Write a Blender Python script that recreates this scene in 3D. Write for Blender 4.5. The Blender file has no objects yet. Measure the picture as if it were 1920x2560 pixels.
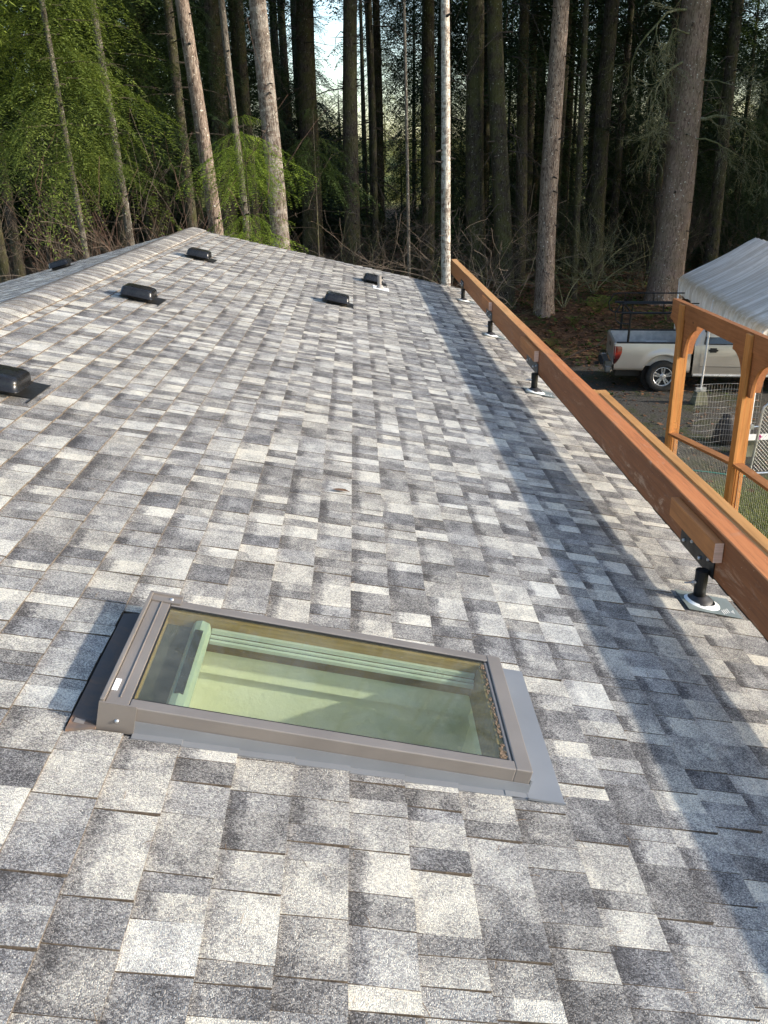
import bpy, math, random
import numpy as np
from mathutils import Matrix, Vector
from math import sin, cos, tan, pi, radians

sc = bpy.context.scene
COL = sc.collection
# ------------------------------------------------------------------ camera
cam_d = bpy.data.cameras.new('camera')
cam = bpy.data.objects.new('camera', cam_d)
COL.objects.link(cam)
cam_d.sensor_fit = 'VERTICAL'
cam_d.sensor_height = 24.0
cam_d.lens = 24.0 * 2148.8 / 2560.0
cam_d.clip_start = 0.05
cam_d.clip_end = 1500
CR = (0.99927447, -0.03221904, -0.02030911)
CU = (0.03099263, 0.37798306, 0.92529361)
CF = (0.02213557, 0.92525172, -0.37870738)
cam.matrix_world = Matrix(((CR[0], CU[0], -CF[0], 0), (CR[1], CU[1], -CF[1], 0),
                           (CR[2], CU[2], -CF[2], 5.0), (0, 0, 0, 1)))
sc.camera = cam
# ------------------------------------------------------------------ sky, sun, exposure
SUN = Vector((1.84, -0.50, 0.60)).normalized()      # towards the sun
EL = math.asin(SUN.z)
AZ = math.atan2(SUN.x, SUN.y)
w = bpy.data.worlds.new('World')
sc.world = w
w.use_nodes = True
nt = w.node_tree
nt.nodes.clear()
sky = nt.nodes.new('ShaderNodeTexSky')
sky.sky_type = 'NISHITA'
sky.sun_disc = False
sky.sun_elevation = EL
sky.sun_rotation = AZ
sky.air_density = 1.0
sky.dust_density = 1.1
sky.ozone_density = 1.0
bg = nt.nodes.new('ShaderNodeBackground')
bg.inputs[1].default_value = 0.15
wo = nt.nodes.new('ShaderNodeOutputWorld')
nt.links.new(sky.outputs[0], bg.inputs[0])
nt.links.new(bg.outputs[0], wo.inputs[0])
sd = bpy.data.lights.new('sun', 'SUN')
sd.energy = 2.6
sd.angle = radians(1.3)
sd.color = (1.0, 0.92, 0.81)
so = bpy.data.objects.new('sun', sd)
COL.objects.link(so)
so.rotation_euler = SUN.to_track_quat('Z', 'Y').to_euler()
sc.view_settings.view_transform = 'Standard'
sc.view_settings.look = 'None'
sc.view_settings.exposure = 1.46
sc.view_settings.gamma = 1
sc.view_settings.use_curve_mapping = False
sc.cycles.max_bounces = 6
sc.cycles.transparent_max_bounces = 8

rng = random.Random(7)
NR = np.random.default_rng(11)

# ------------------------------------------------------------------ roof frame: (s downslope, y along the ridge, h off the slope)
P = 0.2385805978541942
D = 1.4187293874
NV = Vector((sin(P), 0, cos(P)))
DV = Vector((cos(P), 0, -sin(P)))
FOOT = Vector((0, 0, 5)) - D * NV
RM = Matrix(((DV.x, 0, NV.x, FOOT.x), (0, 1, 0, 0), (DV.z, 0, NV.z, FOOT.z), (0, 0, 0, 1)))
S_RIDGE = -2.13
RIDGE = FOOT + S_RIDGE * DV
DL = Vector((-cos(P), 0, -sin(P)))
NL = Vector((-sin(P), 0, cos(P)))
LM = Matrix(((DL.x, 0, NL.x, RIDGE.x), (0, 1, 0, 0), (DL.z, 0, NL.z, RIDGE.z), (0, 0, 0, 1)))   # left slope frame
Y0, Y1 = -2.2, 13.36
S_EAVE = 2.012
C0, CW = 0.28183, 0.143


# ------------------------------------------------------------------ mesh helpers
class MB:
    def __init__(s):
        s.v = []; s.f = []; s.m = []; s.a = []; s.mi = 0; s.at = (0.0, 0.0)

    def add(s, vs, fs):
        o = len(s.v)
        s.v += [tuple(q) for q in vs]
        for f in fs:
            s.f.append(tuple(i + o for i in f)); s.m.append(s.mi); s.a.append(s.at)

    def box(s, x0, x1, y0, y1, z0, z1):
        s.add([(x0, y0, z0), (x1, y0, z0), (x1, y1, z0), (x0, y1, z0), (x0, y0, z1), (x1, y0, z1), (x1, y1, z1), (x0, y1, z1)],
              [(0, 3, 2, 1), (4, 5, 6, 7), (0, 1, 5, 4), (1, 2, 6, 5), (2, 3, 7, 6), (3, 0, 4, 7)])

    def rbox(s, x0, x1, y0, y1, z0, z1, b=0.01, top_only=False):
        """box with chamfered edges"""
        xs = [(x0, x0 + b), (x1, x1 - b)]
        lay = []
        zz = [(z0 + b, 0), (z1 - b, 0)]
        lo = [(x0 + b, y0 + b), (x1 - b, y0 + b), (x1 - b, y1 - b), (x0 + b, y1 - b)]
        def ring(z, e):
            return [(x0 + e, y0 + b, z), (x0 + b, y0 + e, z), (x1 - b, y0 + e, z), (x1 - e, y0 + b, z),
                    (x1 - e, y1 - b, z), (x1 - b, y1 - e, z), (x0 + b, y1 - e, z), (x0 + e, y1 - b, z)]
        rings = [ring(z0, b), ring(z0 + b, 0), ring(z1 - b, 0), ring(z1, b)]
        if top_only:
            rings = [ring(z0, 0), ring(z1 - b, 0), ring(z1, b)]
        vs = [p for r in rings for p in r]
        fs = [tuple(reversed(range(8)))]
        n = len(rings)
        for k in range(n - 1):
            for i in range(8):
                j = (i + 1) % 8
                fs.append((k * 8 + i, k * 8 + j, k * 8 + 8 + j, k * 8 + 8 + i))
        fs.append(tuple(range((n - 1) * 8, n * 8)))
        s.add(vs, fs)

    def tube(s, pts, rs, n=8, caps=True):
        pts = [Vector(p) for p in pts]
        if not hasattr(rs, '__len__'):
            rs = [rs] * len(pts)
        vs = []; fs = []
        up = Vector((0, 0, 1))
        u = None
        for i, p in enumerate(pts):
            a = pts[max(i - 1, 0)]; b = pts[min(i + 1, len(pts) - 1)]
            d = (b - a).normalized()
            if u is None:
                u = d.cross(Vector((0, 0, 1)) if abs(d.z) < .9 else Vector((1, 0, 0))).normalized()
            else:
                u = (u - d * u.dot(d)).normalized()
            v = d.cross(u)
            for k in range(n):
                t = 2 * pi * k / n
                vs.append(p + rs[i] * (u * cos(t) + v * sin(t)))
        for i in range(len(pts) - 1):
            for k in range(n):
                j = (k + 1) % n
                fs.append((i * n + k, i * n + j, i * n + n + j, i * n + n + k))
        if caps:
            fs.append(tuple(reversed(range(n))))
            fs.append(tuple(range((len(pts) - 1) * n, len(pts) * n)))
        s.add(vs, fs)

    def lathe(s, prof, c, n=24, axis='z'):
        vs = []; fs = []
        for (r, h) in prof:
            for k in range(n):
                t = 2 * pi * k / n
                q = (r * cos(t), r * sin(t), h)
                if axis == 'y': q = (q[0], h, q[1])
                if axis == 'x': q = (h, q[0], q[1])
                vs.append((c[0] + q[0], c[1] + q[1], c[2] + q[2]))
        for i in range(len(prof) - 1):
            for k in range(n):
                j = (k + 1) % n
                fs.append((i * n + k, i * n + j, i * n + n + j, i * n + n + k))
        s.add(vs, fs)

    def prism(s, outline, a0, a1, axis='y'):
        """outline of 2D points extruded along an axis"""
        n = len(outline)
        def mk(p, a):
            return {'y': (p[0], a, p[1]), 'x': (a, p[0], p[1]), 'z': (p[0], p[1], a)}[axis]
        vs = [mk(p, a0) for p in outline] + [mk(p, a1) for p in outline]
        fs = [tuple(range(n)), tuple(reversed(range(n, 2 * n)))]
        for i in range(n):
            j = (i + 1) % n
            fs.append((i, i + n, j + n, j))
        s.add(vs, fs)


def new_mesh(name, mb, mats, smooth=False):
    me = bpy.data.meshes.new(name)
    me.from_pydata(mb.v, [], mb.f)
    if not isinstance(mats, (list, tuple)):
        mats = [mats]
    for m in mats:
        me.materials.append(m)
    if any(mb.m):
        me.polygons.foreach_set('material_index', mb.m)
    if smooth:
        me.polygons.foreach_set('use_smooth', [True] * len(me.polygons))
    me.update()
    return me


def link(name, me, parent=None, M=None):
    o = bpy.data.objects.new(name, me)
    COL.objects.link(o)
    if M is None:
        M = Matrix.Identity(4)
    if parent is not None:
        o.parent = parent
        WM[o.name] = M
        o.matrix_local = WM[parent.name].inverted() @ M
    else:
        WM[o.name] = M
        o.matrix_local = M
    return o


WM = {}


def tag(o, label=None, cat=None, group=None, kind=None):
    for k, v in (('label', label), ('category', cat), ('group', group), ('kind', kind)):
        if v: o[k] = v
    return o


def thing(name, loc, label, cat, group=None, rotz=0.0):
    M = Matrix.Translation(Vector(loc)) @ Matrix.Rotation(rotz, 4, 'Z')
    o = link(name, None, None, M)
    return tag(o, label, cat, group)


def fix_normals(me):
    import bmesh
    bm = bmesh.new(); bm.from_mesh(me)
    bmesh.ops.recalc_face_normals(bm, faces=bm.faces)
    bm.to_mesh(me); bm.free()


def obj(name, mb, mat, parent=None, M=None, smooth=False, bevel=0.0, recalc=True):
    me = new_mesh(name, mb, mat, smooth)
    if recalc: fix_normals(me)
    o = link(name, me, parent, M)
    if bevel:
        b = o.modifiers.new('bevel', 'BEVEL'); b.width = bevel; b.segments = 2; b.limit_method = 'ANGLE'; b.angle_limit = radians(40)
    if smooth and bevel:
        pass
    return o


def np_mesh(name, V, F, mat, smooth=False):
    """V (n,3), F (m,k) arrays -> mesh"""
    me = bpy.data.meshes.new(name)
    V = np.asarray(V, dtype=np.float32); F = np.asarray(F, dtype=np.int32)
    m, k = F.shape
    me.vertices.add(len(V)); me.vertices.foreach_set('co', V.ravel())
    me.loops.add(m * k); me.loops.foreach_set('vertex_index', F.ravel())
    me.polygons.add(m)
    me.polygons.foreach_set('loop_start', np.arange(0, m * k, k, dtype=np.int32))
    me.polygons.foreach_set('loop_total', np.full(m, k, dtype=np.int32))
    if smooth:
        me.polygons.foreach_set('use_smooth', np.ones(m, dtype=bool))
    me.update(calc_edges=True)
    me.materials.append(mat)
    return me


# ------------------------------------------------------------------ material helpers
class NT:
    def __init__(s, name):
        s.mat = bpy.data.materials.new(name); s.mat.use_nodes = True
        s.t = s.mat.node_tree; s.t.nodes.clear()
        s.out = s.t.nodes.new('ShaderNodeOutputMaterial')
        s.b = s.t.nodes.new('ShaderNodeBsdfPrincipled')
        s.t.links.new(s.b.outputs[0], s.out.inputs[0])

    def n(s, kind, **kw):
        nd = s.t.nodes.new('ShaderNode' + kind)
        for k, v in kw.items():
            setattr(nd, k, v)
        return nd

    def l(s, a, b):
        s.t.links.new(a, b)

    def set(s, **kw):
        for k, v in kw.items():
            s.b.inputs[k.replace('_', ' ')].default_value = v

    def coord(s, scale=(1, 1, 1), space='Object', rot=(0, 0, 0), loc=(0, 0, 0)):
        tc = s.n('TexCoord'); mp = s.n('Mapping')
        mp.inputs['Scale'].default_value = scale
        mp.inputs['Rotation'].default_value = rot
        mp.inputs['Location'].default_value = loc
        s.l(tc.outputs[space], mp.inputs[0])
        return mp.outputs[0]

    def noise(s, vec, scale, detail=4, rough=0.55, dist=0.0):
        nz = s.n('TexNoise')
        nz.inputs['Scale'].default_value = scale
        nz.inputs['Detail'].default_value = detail
        nz.inputs['Roughness'].default_value = rough
        nz.inputs['Distortion'].default_value = dist
        s.l(vec, nz.inputs['Vector'])
        return nz.outputs['Fac']

    def ramp(s, fac, stops, interp='LINEAR'):
        r = s.n('ValToRGB'); cr = r.color_ramp; cr.interpolation = interp
        while len(cr.elements) < len(stops): cr.elements.new(0.5)
        for e, (p, c) in zip(cr.elements, stops):
            e.position = p
            e.color = (c, c, c, 1) if not hasattr(c, '__len__') else (*c[:3], 1)
        s.l(fac, r.inputs[0])
        return r.outputs[0]

    def mix(s, fac, a, b, mode='MIX'):
        m = s.n('Mix', data_type='RGBA', blend_type=mode)
        for sock, v in ((m.inputs[0], fac), (m.inputs[6], a), (m.inputs[7], b)):
            if isinstance(v, (int, float)): sock.default_value = v
            elif isinstance(v, (tuple, list)): sock.default_value = (*v[:3], 1)
            else: s.l(v, sock)
        return m.outputs[2]

    def math(s, op, a, b=0.0, c=None, clamp=False):
        m = s.n('Math', operation=op, use_clamp=clamp)
        for i, v in enumerate((a, b, c)):
            if v is None: continue
            if isinstance(v, (int, float)): m.inputs[i].default_value = v
            else: s.l(v, m.inputs[i])
        return m.outputs[0]

    def color(s, c):
        s.l(c, s.b.inputs['Base Color'])

    def bump(s, h, strength=0.5, dist=0.01):
        b = s.n('Bump'); b.inputs['Strength'].default_value = strength; b.inputs['Distance'].default_value = dist
        s.l(h, b.inputs['Height']); s.l(b.outputs[0], s.b.inputs['Normal'])


def mat_basic(name, col, rough=0.6, metal=0.0, var=0.15, scale=8.0, bump=0.0, bscale=60.0, spec=0.5, coat=0.0, stretch=(1, 1, 1)):
    m = NT(name)
    v = m.coord(stretch)
    n1 = m.noise(v, scale, 5)
    c = m.ramp(n1, [(0.3, [x * (1 - var) for x in col]), (0.7, [min(1, x * (1 + var)) for x in col])])
    m.color(c)
    r = m.ramp(m.noise(v, scale * 2.3, 4), [(0.3, max(0, rough - .08)), (0.7, min(1, rough + .08))])
    m.l(r, m.b.inputs['Roughness'])
    m.set(Metallic=metal, Specular_IOR_Level=spec, Coat_Weight=coat)
    if bump:
        m.bump(m.noise(v, bscale, 5), bump, 0.003)
    return m.mat


def mat_shingle():
    m = NT('asphalt_shingle')
    oc = m.coord()
    tone = m.n('Attribute', attribute_name='tone').outputs['Fac']
    band = m.n('Attribute', attribute_name='band').outputs['Fac']
    hue = m.n('Attribute', attribute_name='hue').outputs['Fac']
    uv = m.n('UVMap', uv_map='UVMap')
    sx = m.n('SeparateXYZ'); m.l(uv.outputs[0], sx.inputs[0])
    u, v = sx.outputs[0], sx.outputs[1]
    # granules: cells of about three millimetres
    vo = m.n('TexVoronoi', voronoi_dimensions='3D'); vo.inputs['Scale'].default_value = 360
    m.l(oc, vo.inputs['Vector'])
    sep = m.n('SeparateColor'); m.l(vo.outputs['Color'], sep.inputs[0])
    g = sep.outputs[0]
    g2 = sep.outputs[1]
    wide = m.noise(oc, 1.1, 4, 0.6)
    mid = m.noise(oc, 14.0, 3, 0.6)
    fuz = m.noise(oc, 60.0, 3, 0.7)
    # a dark band on the upslope side of some pieces, ragged where it fades out
    edge = m.math('ADD', m.math('MULTIPLY', m.math('SUBTRACT', fuz, 0.5), 0.5), u)
    bm_ = m.math('MULTIPLY', m.ramp(edge, [(0.22, 1.0), (0.38, 0.0)]), band)
    t = m.math('ADD', tone, m.math('MULTIPLY', m.math('SUBTRACT', mid, 0.5), 0.42))
    t = m.math('ADD', t, m.math('MULTIPLY', m.math('SUBTRACT', wide, 0.5), 0.22))
    blot = m.math('ADD', m.noise(oc, 9.0, 2, 0.5), m.math('MULTIPLY', m.math('SUBTRACT', fuz, 0.5), 0.16))
    t = m.math('ADD', t, m.ramp(blot, [(0.46, 0.0), (0.54, 0.13)]))
    t = m.math('SUBTRACT', t, 0.06)
    t = m.math('SUBTRACT', t, m.math('MULTIPLY', bm_, 0.36))
    t = m.math('ADD', t, m.math('MULTIPLY', m.math('SUBTRACT', g, 0.5), 0.56))
    col = m.ramp(t, [(0.0, (0.048, 0.045, 0.044)), (0.2, (0.115, 0.109, 0.106)), (0.42, (0.235, 0.223, 0.208)),
                     (0.62, (0.385, 0.368, 0.332)), (0.82, (0.555, 0.525, 0.445)), (1.0, (0.69, 0.65, 0.55))])
    blue = m.mix(m.math('MULTIPLY', hue, 0.36), col, (0.84, 0.92, 1.10), 'MULTIPLY')
    warm = m.mix(m.math('MULTIPLY', m.ramp(g2, [(0.75, 0.0), (0.9, 1.0)]), 0.35), blue, (1.0, 0.90, 0.76), 'MULTIPLY')
    # weathering: wide darker, slightly brown stains
    st = m.ramp(m.noise(oc, 0.75, 5, 0.65, 0.4), [(0.46, 0.0), (0.66, 1.0)])
    colw = m.mix(m.math('MULTIPLY', st, 0.30), warm, (0.55, 0.53, 0.49), 'MULTIPLY')
    # thin brown line along the upslope edge of each piece
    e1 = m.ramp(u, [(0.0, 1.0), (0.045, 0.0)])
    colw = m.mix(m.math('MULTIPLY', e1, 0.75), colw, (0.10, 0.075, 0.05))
    m.color(colw)
    m.set(Roughness=0.88, Specular_IOR_Level=0.35)
    h = m.math('ADD', m.math('MULTIPLY', vo.outputs['Distance'], -1.0), m.math('MULTIPLY', fuz, 0.4))
    m.bump(h, 0.9, 0.0022)
    return m.mat


def mat_butt():
    m = NT('shingle_edge')
    oc = m.coord()
    n = m.noise(oc, 90, 4)
    m.color(m.ramp(n, [(0.3, (0.05, 0.038, 0.028)), (0.7, (0.19, 0.15, 0.11))]))
    m.set(Roughness=0.95)
    return m.mat


def mat_wood(name, dark, light, axis='y', rough=0.65, wear=0.0, gscale=30, stain=0.5):
    m = NT(name)
    st = {'x': (0.05, 1, 1), 'y': (1, 0.05, 1), 'z': (1, 1, 0.05)}[axis]
    v = m.coord(st)
    v2 = m.coord()
    g = m.noise(v, gscale, 6, 0.65, 0.3)
    g2 = m.noise(v, gscale * 4, 4, 0.6)
    c = m.ramp(g, [(0.25, dark), (0.75, light)])
    c = m.mix(m.math('MULTIPLY', m.ramp(g2, [(0.35, 1.0), (0.55, 0.0)]), 0.25), c, [x * .5 for x in dark])
    pt = m.noise(v2, 3.0, 5, 0.6, 0.5)
    c = m.mix(m.math('MULTIPLY', m.ramp(pt, [(0.42, 0.0), (0.68, 1.0)]), stain), c, [x * .62 for x in dark])
    # knots
    vo = m.n('TexVoronoi'); vo.inputs['Scale'].default_value = 2.6
    m.l(m.coord({'x': (0.5, 1, 1), 'y': (1, 0.5, 1), 'z': (1, 1, 0.5)}[axis]), vo.inputs['Vector'])
    kn = m.ramp(vo.outputs['Distance'], [(0.03, 1.0), (0.055, 0.0)])
    c = m.mix(m.math('MULTIPLY', kn, 0.8), c, [x * .35 for x in dark])
    if wear:
        ws = m.noise(m.coord({'x': (0.25, 1, 1), 'y': (1, 0.25, 1), 'z': (1, 1, 0.25)}[axis]), 9, 7, 0.75, 0.8)
        wm = m.ramp(ws, [(0.60, 0.0), (0.68, 1.0)])
        big = m.ramp(m.noise(v2, 0.9, 3), [(0.45, 0.0), (0.6, 1.0)])
        c = m.mix(m.math('MULTIPLY', m.math('MULTIPLY', wm, big), wear), c, (0.62, 0.40, 0.26))
        sp = m.ramp(m.noise(v2, 75, 2), [(0.735, 0.0), (0.76, 1.0)])
        c = m.mix(m.math('MULTIPLY', sp, wear * .8), c, (0.66, 0.50, 0.38))
    m.color(c)
    m.set(Roughness=rough, Specular_IOR_Level=0.35)
    m.bump(m.math('ADD', g, m.math('MULTIPLY', g2, 0.5)), 0.35, 0.004)
    return m.mat


def mat_bark(name, dark, mid, light, lichen=0.0, band=0.0, moss=0.0, fur=1.0):
    m = NT(name)
    v = m.coord((1, 1, 0.24))
    v2 = m.coord()
    f = m.noise(v, 19 * fur, 5, 0.65, 1.6)
    f2 = m.noise(v, 46 * fur, 4, 0.6, 0.8)
    h = m.math('ADD', m.math('MULTIPLY', f, 0.7), m.math('MULTIPLY', f2, 0.3))
    c = m.ramp(h, [(0.40, dark), (0.47, mid), (0.58, light)])
    big = m.noise(v2, 1.3, 4)
    c = m.mix(m.math('MULTIPLY', m.ramp(big, [(0.4, 0.0), (0.7, 1.0)]), 0.4), c, [x * .55 for x in mid])
    if band:
        vb = m.coord((1.6, 1.6, 3.4))
        b = m.ramp(m.noise(vb, 2.3, 4, 0.7, 0.6), [(0.46, 0.0), (0.56, 1.0)])
        c = m.mix(m.math('MULTIPLY', b, band), c, (0.62, 0.60, 0.54))
        vb2 = m.coord((1.4, 1.4, 3.2), loc=(3, 1, 5))
        b2 = m.ramp(m.noise(vb2, 2.9, 3, 0.6, 0.4), [(0.56, 0.0), (0.61, 1.0)])
        c = m.mix(m.math('MULTIPLY', b2, band), c, (0.10, 0.055, 0.04))
        c = m.mix(m.ramp(h, [(0.38, 0.75), (0.46, 0.0)]), c, [x * .8 for x in dark])
    if lichen:
        sp = m.ramp(m.noise(v2, 17, 3, 0.6), [(0.64, 0.0), (0.69, 1.0)])
        c = m.mix(m.math('MULTIPLY', sp, lichen), c, (0.60, 0.61, 0.54))
    if moss:
        mm = m.ramp(m.noise(v2, 2.6, 5, 0.65), [(0.42, 0.0), (0.58, 1.0)])
        c = m.mix(m.math('MULTIPLY', mm, moss), c, (0.085, 0.095, 0.02))
    m.color(c)
    m.set(Roughness=0.92, Specular_IOR_Level=0.2)
    m.bump(h, 1.0, 0.035)
    return m.mat


def mat_leaf(name, a, b, trans=0.35, scale=1.6):
    m = NT(name)
    v = m.coord()
    n1 = m.noise(v, scale, 4, 0.6)
    n2 = m.noise(v, scale * 9, 2)
    c = m.ramp(n1, [(0.32, a), (0.68, b)])
    c = m.mix(m.ramp(n2, [(0.35, 0.55), (0.65, 0.0)]), c, [x * .5 for x in a])
    m.color(c)
    m.set(Roughness=0.65, Specular_IOR_Level=0.25)
    tr = m.n('BsdfTranslucent'); m.l(m.mix(1.0, c, (1.12, 1.18, 0.78), 'MULTIPLY'), tr.inputs[0])
    mx = m.n('MixShader'); mx.inputs[0].default_value = trans
    m.l(m.b.outputs[0], mx.inputs[1]); m.l(tr.outputs[0], mx.inputs[2])
    m.l(mx.outputs[0], m.out.inputs[0])
    return m.mat


def mat_glass(name, tint=(0.66, 0.84, 0.66), rough=0.02, dirt=0.12):
    m = NT(name)
    v = m.coord()
    tr = m.n('BsdfTransparent'); tr.inputs[0].default_value = (*tint, 1)
    gl = m.n('BsdfGlossy'); gl.inputs['Roughness'].default_value = rough
    fr = m.n('Fresnel'); fr.inputs[0].default_value = 1.45
    ge = m.n('NewGeometry')
    ff = m.math('MULTIPLY', fr.outputs[0], m.math('SUBTRACT', 1.0, ge.outputs['Backfacing']))
    mx = m.n('MixShader'); m.l(ff, mx.inputs[0]); m.l(tr.outputs[0], mx.inputs[1]); m.l(gl.outputs[0], mx.inputs[2])
    df = m.n('BsdfDiffuse'); df.inputs[0].default_value = (0.62, 0.60, 0.52, 1)
    d1 = m.ramp(m.noise(v, 6, 6, 0.7), [(0.35, 0.25), (0.75, 1.0)])
    d2 = m.ramp(m.noise(v, 120, 2), [(0.70, 0.0), (0.74, 1.0)])
    fac = m.math('ADD', m.math('MULTIPLY', d1, dirt), m.math('MULTIPLY', d2, dirt * 2.5), clamp=True)
    m2 = m.n('MixShader'); m.l(fac, m2.inputs[0]); m.l(mx.outputs[0], m2.inputs[1]); m.l(df.outputs[0], m2.inputs[2])
    m.l(m2.outputs[0], m.out.inputs[0])
    return m.mat


M_SH = mat_shingle()
M_BUTT = mat_butt()
M_FELT = mat_basic('roof_felt', (0.05, 0.05, 0.05), 0.95)
M_BEAM = mat_wood('stained_beam_face', (0.15, 0.042, 0.015), (0.27, 0.085, 0.030), 'y', 0.6, 0.75, 26, 0.45)
M_BLOCK = mat_wood('stained_block', (0.36, 0.118, 0.030), (0.58, 0.215, 0.060), 'y', 0.55, 0.15, 24, 0.3)
M_END = mat_wood('sawn_end_grain', (0.66, 0.38, 0.26), (0.88, 0.58, 0.43), 'x', 0.8, 0.0, 40, 0.1)
M_BOARD = mat_wood('cedar_board', (0.42, 0.19, 0.055), (0.62, 0.31, 0.105), 'y', 0.6, 0.1, 22, 0.25)
M_POSTW = mat_wood('cedar_post', (0.40, 0.165, 0.045), (0.62, 0.29, 0.085), 'z', 0.6, 0.1, 22, 0.25)
M_HEAD = mat_wood('cedar_header', (0.26, 0.10, 0.035), (0.42, 0.18, 0.07), 'y', 0.6, 0.15, 22, 0.35)
M_RAIL = mat_wood('cedar_rail', (0.28, 0.11, 0.035), (0.46, 0.20, 0.07), 'y', 0.65, 0.3, 22, 0.4)
M_BLK = mat_basic('black_powder_coat', (0.012, 0.012, 0.012), 0.42, 0.0, 0.2, spec=.3)
M_RUB = mat_basic('black_rubber', (0.022, 0.021, 0.024), 0.5)
M_GALV = mat_basic('galvanised_steel', (0.55, 0.56, 0.57), 0.38, 0.9)
M_ZINC = mat_basic('grey_flashing_plate', (0.20, 0.235, 0.235), 0.45, 0.35, 0.15)
M_WHT = mat_basic('white_cone', (0.80, 0.80, 0.78), 0.5)
M_VENT = mat_basic('black_plastic_vent', (0.011, 0.011, 0.012), 0.27, 0, 0.25, 10, 0.05, 200, spec=.4)
M_VPL = mat_basic('black_vent_flange', (0.012, 0.012, 0.012), 0.5, 0, 0.3, 30)


# ------------------------------------------------------------------ HOUSE
house = thing('house', (-2.4, 6, 0), 'house under the grey shingled gable roof in the foreground', 'house')


def slab_roof():
    mb = MB()
    t0, t1 = -0.03, -0.006
    sx = [(S_RIDGE, -0.315), (-0.315, 0.705), (0.705, S_EAVE - .004)]
    mb.box(S_RIDGE, -0.315, Y0, Y1 - .004, t0, t1)
    mb.box(0.705, S_EAVE - .004, Y0, Y1 - .004, t0, t1)
    mb.box(-0.315, 0.705, Y0, 1.835, t0, t1)
    mb.box(-0.315, 0.705, 2.325, Y1 - .004, t0, t1)
    return mb


roof = obj('roof', slab_roof(), M_FELT, house, RM)
mb = MB(); mb.box(0.0, 4.45, Y0, Y1 - .004, -0.03, -0.006)
roofl = obj('roof_slope', mb, M_FELT, house, LM)


def shingle_piece(s0, s1, y0, y1, lift, thick=0.007, seg=1):
    """a wedge whose butt edge stands proud of the course below; returns verts, faces, uv per face-corner"""
    a = 0.0006 + lift * 0.3; b = thick + lift
    j0 = rng.uniform(-.0015, .0015); j1 = rng.uniform(-.0025, .0025)
    sk = rng.uniform(-.004, .004)
    g = 0.0012
    c = rng.uniform(-.0006, .0008)
    vs = [(s0, y0 + g, a), (s1 + j0, y0 + g + sk, b + c), (s1 + j0 + j1 * .5, y1 - g + sk, b + rng.uniform(-.0006, .0008)), (s0, y1 - g, a),
          (s0, y0 + g, -.004), (s1 + j0, y0 + g + sk, -.004), (s1 + j0 + j1 * .5, y1 - g + sk, -.004), (s0, y1 - g, -.004)]
    fs = [(0, 1, 2, 3), (1, 5, 6, 2), (0, 4, 5, 1), (3, 2, 6, 7)]
    n = y1 - y0
    uvs = [[(0, 0), (1, 0), (1, n), (0, n)], [(1, 0), (1, 0), (1, n), (1, n)], [(0, 0), (0, 0), (1, 0), (1, 0)], [(0, n), (1, n), (1, n), (0, n)]]
    return vs, fs, uvs


class SH:
    def __init__(s):
        s.v = []; s.f = []; s.uv = []; s.t = []; s.b = []; s.h = []; s.m = []

    def add(s, vs, fs, uvs, tone, band, hue, mi=(0, 1, 1, 1)):
        o = len(s.v); s.v += vs
        for f, u, k in zip(fs, uvs, mi):
            s.f.append(tuple(i + o for i in f)); s.uv += u; s.t.append(tone); s.b.append(band); s.h.append(hue); s.m.append(k)

    def mesh(s, name):
        me = bpy.data.meshes.new(name)
        me.from_pydata(s.v, [], s.f)
        uvl = me.uv_layers.new(name='UVMap')
        uvl.data.foreach_set('uv', [c for p in s.uv for c in p])
        for nm, d in (('tone', s.t), ('band', s.b), ('hue', s.h)):
            a = me.attributes.new(nm, 'FLOAT', 'FACE'); a.data.foreach_set('value', d)
        me.materials.append(M_SH); me.materials.append(M_BUTT)
        me.polygons.foreach_set('material_index', s.m)
        me.update()
        return me


def tone_pick(prev):
    for _ in range(6):
        r = rng.random()
        if r < .26: t = rng.uniform(.27, .37)
        elif r < .69: t = rng.uniform(.41, .55)
        else: t = rng.uniform(.57, .79)
        if abs(t - prev) > .05: break
    return t


def in_plan(s, y):      # how large a spot of the right slope shows: 1 / distance squared, 0 when out of the frame
    p = RM @ Vector((s, y, 0)) - Vector((0, 0, 5))
    z = p.dot(Vector(CF))
    if z < .3: return 0
    px = 960 + 2148.8 * p.dot(Vector(CR)) / z; py = 1280 - 2148.8 * p.dot(Vector(CU)) / z
    if px < -40 or px > 1960 or py > 2640: return 0
    return 1.0 / (z * z)


def courses(s_lines, y0, y1, hole=None, extra=()):
    out = []
    for k in range(len(s_lines) - 1):
        sa, sb = s_lines[k], s_lines[k + 1]
        y = y0 + rng.uniform(0, .1); prev = .5
        first = True
        tooth = rng.random() < .5
        edge_y = y0 + rng.uniform(-.0, .012)
        while y < y1 - .02:
            L = rng.choice((.052, .066, .08, .08, .095, .11, .13, .16)) * rng.uniform(.92, 1.1)
            ya = edge_y if first else y
            yb = min(y + L, y1 + rng.uniform(-.006, .004))
            if y1 - yb < .05: yb = y1 + rng.uniform(-.006, .004)
            first = False
            tooth = not tooth if rng.random() < .8 else tooth
            spans = [(ya, yb)]
            if hole and sb > hole[0] + .01 and sa < hole[1] - .01:
                sp = []
                for (p, q) in spans:
                    if q <= hole[2] or p >= hole[3]: sp.append((p, q))
                    else:
                        if p < hole[2] - .015: sp.append((p, hole[2]))
                        if q > hole[3] + .015: sp.append((hole[3], q))
                spans = sp
            prev = tone_pick(prev)
            band = rng.choice((0, 0, 0.6, 1)) if prev > .35 else rng.choice((0, 0.4))
            hue = rng.random() ** 1.4
            for (p, q) in spans:
                out.append((sa, sb, p, q, prev, band, hue, 0.0022 if tooth else 0.0))
            y = yb
    return out


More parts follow.
